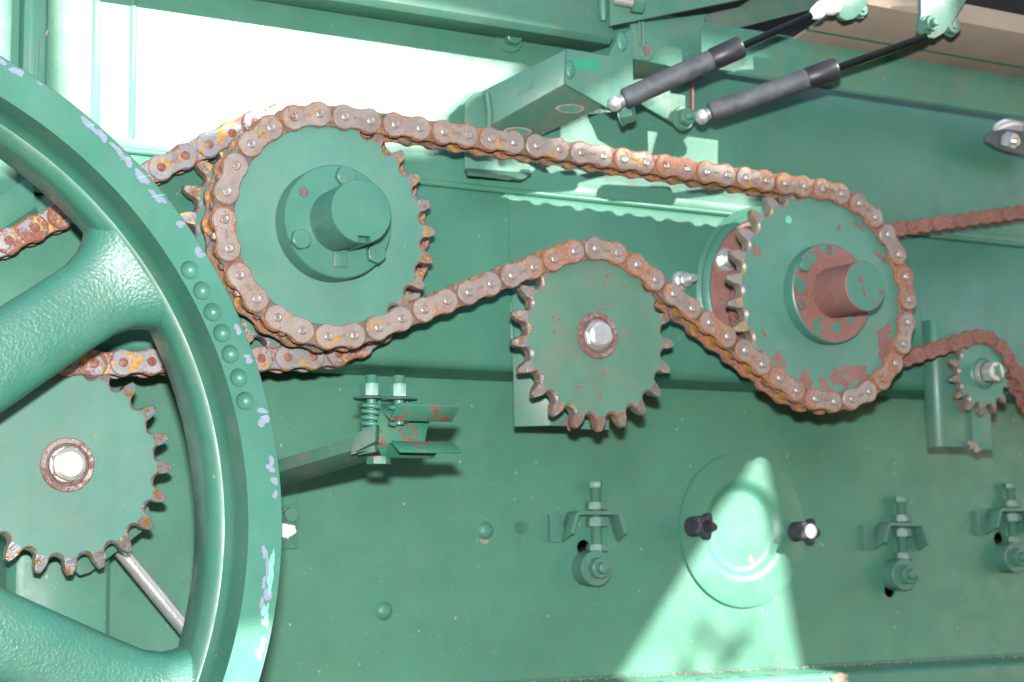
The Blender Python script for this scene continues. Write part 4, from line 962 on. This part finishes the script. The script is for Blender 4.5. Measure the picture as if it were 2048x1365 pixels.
# ------------------------------------------------------------------ left background: upright, brace, lower channel, lever, rod
t = thing('upright_post', 'narrow dark green upright with peeling paint at the top left', 'post', W(75, 200, 1494))
a, b, c = W(49, 150, 1496).x, W(90, 150, 1496).x, W(104, 150, 1496).x
m_ = MB(); m_.ribbon([(a, 1509, 330), (a + 1, 1497, 330), (a + 4, 1495, 330), (b - 3, 1495, 330), (b, 1500, 330), (b + 1, 1510, 330)], (0, 0, 300), -2.5); part(m_, 'post_face', 'part', t, 40, .4)
m_ = MB(); p0, p1, p2 = W(76, 60, 1494), W(74, 110, 1494), W(73, 165, 1494); m_.tube([W(79, -20, 1494.5), p0, p1, p2], [1.2, 1.5, 2.4, 1.8], 8); part(m_, 'sealant_bead', 'part', t, 60)
w0 = W(84, 75, 1494); part(blob(w0.x, w0.z, 2.4, 9, 21, 1494.8, .15, .4, 24, -.5), 'peeled_patch', 'mud', t)
t = thing('diagonal_brace', 'lit green brace sloping behind the upper left opening of the flywheel', 'brace', W(40, 400, 1490))
m_ = MB(); m_.ribbon([W(-120, 470, 1497), W(-100, 456, 1486), W(-90, 520, 1486), W(-80, 540, 1497)], W(62, 352, 1490) - W(-100, 456, 1490), 2.5)
part(m_, 'brace_face', 'upper', t, 40, .5)
t = thing('lower_channel', 'upright green channel behind the lower left idler sprocket', 'channel', W(150, 1150, 1540))
xa, xb, xc, xd = W(14, 1150, 1545).x, W(36, 1150, 1535).x, W(214, 1150, 1535).x, W(216, 1150, 1585).x
m_ = MB(); m_.ribbon([(xa, 1588, -330), (xa + 2, 1545, -330), (xb, 1537, -330), (xb + 6, 1535, -330), (xc - 3, 1535, -330), (xc, 1538, -330), (xc, 1588, -330)], (0, 0, 470), -3); part(m_, 'channel_face', 'wall', t, 40, .5)
w0 = W(208, 1150, 1534); part(blob(w0.x, w0.z, 3.5, 15, 44, 1534.8, .15, .4), 'rust_patch', 'dirty', t)
t = thing('tension_lever', 'flat green lever with worn edge below the lower left idler sprocket', 'lever', W(200, 1100, 1500))
m_ = MB(); m_.sheet([W(*q, 1500) for q in [(60, 960), (250, 900), (306, 1036), (284, 1064), (180, 1146), (160, 1152), (148, 1138), (120, 1100)]], 6); part(m_, 'lever_plate', 'part', t, 30, 1)
m_ = MB(); m_.lathe([(14, Y2 + 5), (14, 1502)], 24, 0, Matrix.Translation((cE[0], 0, cE[1]))); part(m_, 'pivot', 'dull', t, 40)
p0, p1 = W(232, 1090, 1535), W(420, 1318, 1535); dd = (p0 - p1).normalized(); m_ = MB(); thread(m_, 7, 0, (p0 - p1).length, 2.4, frame(p0, dd), 24, k=.975)
single(m_, 'threaded_rod', 'zinc', 'bright threaded steel rod slanting down behind the flywheel opening', 'threaded rod', 35)

# ------------------------------------------------------------------ leaves of a tree far in front of the machine, out of the picture
lf = MB(); rnd = random.Random(5)
for (px, py, r_) in ((1408, 1268, 13), (1462, 1300, 17), (1500, 1262, 10), (1372, 1338, 12), (1532, 1330, 10), (1445, 1345, 9)):
    p = W(px, py, YW) ; q_ = p - SUN * (3600 + rnd.uniform(-300, 300)); a = rnd.uniform(0, 3)
    lf.lathe([(0, -2), (r_ * .5, -1.5), (r_ * .9, 0), (0, 1)], 12, 0, frame(q_, SUN) @ Matrix.Rotation(a, 4, 'Y') @ Matrix.Diagonal((1.5, 1, .75, 1)))
lo_ = link('tree_leaves', lf.mesh('tree_leaves', 'part')); lo_['kind'] = 'stuff'; lo_['label'] = 'green leaves casting soft dapples on the lower sheet'; lo_['category'] = 'leaves'

# ------------------------------------------------------------------ added unseen sheet, its holes shaped to let the sun through in patches
YO = -520
def sh_pt(px, py, D):
    p = W(px, py, D); k = (YO - p.y) / SUN.y; q = p + SUN * k; return Vector((q.x, q.z, 0))
holes_px = [
    ([(-260, -170), (14, -72), (12, 350), (-260, 378)], YU),
    ([(122, -48), (370, 2), (1050, 136), (1020, 156), (940, 192), (905, 210), (880, 240), (866, 300), (700, 296), (540, 312), (270, 345), (130, 352)], YU),
    ([(1519, 905), (1560, 1110), (1606, 1365), (1640, 1560), (1090, 1560), (1235, 1365), (1380, 1130)], YW),
    ([(452, 1262), (520, 1248), (620, 1240), (620, 1560), (400, 1560)], 1290)]
# added grid of small holes in the sheet, weakens and spreads the sun
def inside(p, poly):
    c = False
    for i in range(len(poly)):
        a, b = poly[i - 1], poly[i]
        if (a.y > p.y) != (b.y > p.y) and p.x < (b.x - a.x) * (p.y - a.y) / (b.y - a.y) + a.x: c = not c
    return c
scr = [sh_pt(x, y, YU) for x, y in [(1062, 300), (1240, 195), (1500, 285), (1500, 512), (1300, 496), (1150, 476), (1000, 452), (915, 428), (962, 352)]]
pins_ = []; x_ = min(p.x for p in scr)
while x_ < max(p.x for p in scr):
    y_ = min(p.y for p in scr)
    while y_ < max(p.y for p in scr):
        if inside(Vector((x_, y_, 0)), scr): pins_.append([Vector((x_ + a * 4.05, y_ + b * 4.05, 0)) for a, b in ((-1, -1), (1, -1), (1, 1), (-1, 1))])
        y_ += 8.5
    x_ += 8.5
print('screen holes', len(pins_))
outer = [Vector((500, -300, 0)), Vector((3300, -300, 0)), Vector((3300, 2700, 0)), Vector((500, 2700, 0))]
polys = [outer] + [[sh_pt(x, y, D) for x, y in L] for L, D in holes_px] + pins_
tri = tessellate_polygon(polys); flat = [p for q in polys for p in q]; n = len(flat)
vs = [(p.x, YO, p.y) for p in flat] + [(p.x, YO - 4, p.y) for p in flat]; fs = [list(f) for f in tri] + [[n + i for i in f] for f in tri]; k = 0
for q in polys:
    for i in range(len(q)): a, b = k + i, k + (i + 1) % len(q); fs.append((a, b, n + b, n + a))
    k += len(q)
m_ = MB(); m_.add(vs, fs); struct(m_, 'sun_mask_sheet', 'upper')

for o in bpy.data.objects:
    if '_x' in o: del o['_x']
print('objects', len(bpy.data.objects), 'tris', sum(len(o.data.polygons) for o in bpy.data.objects if o.type == 'MESH'))
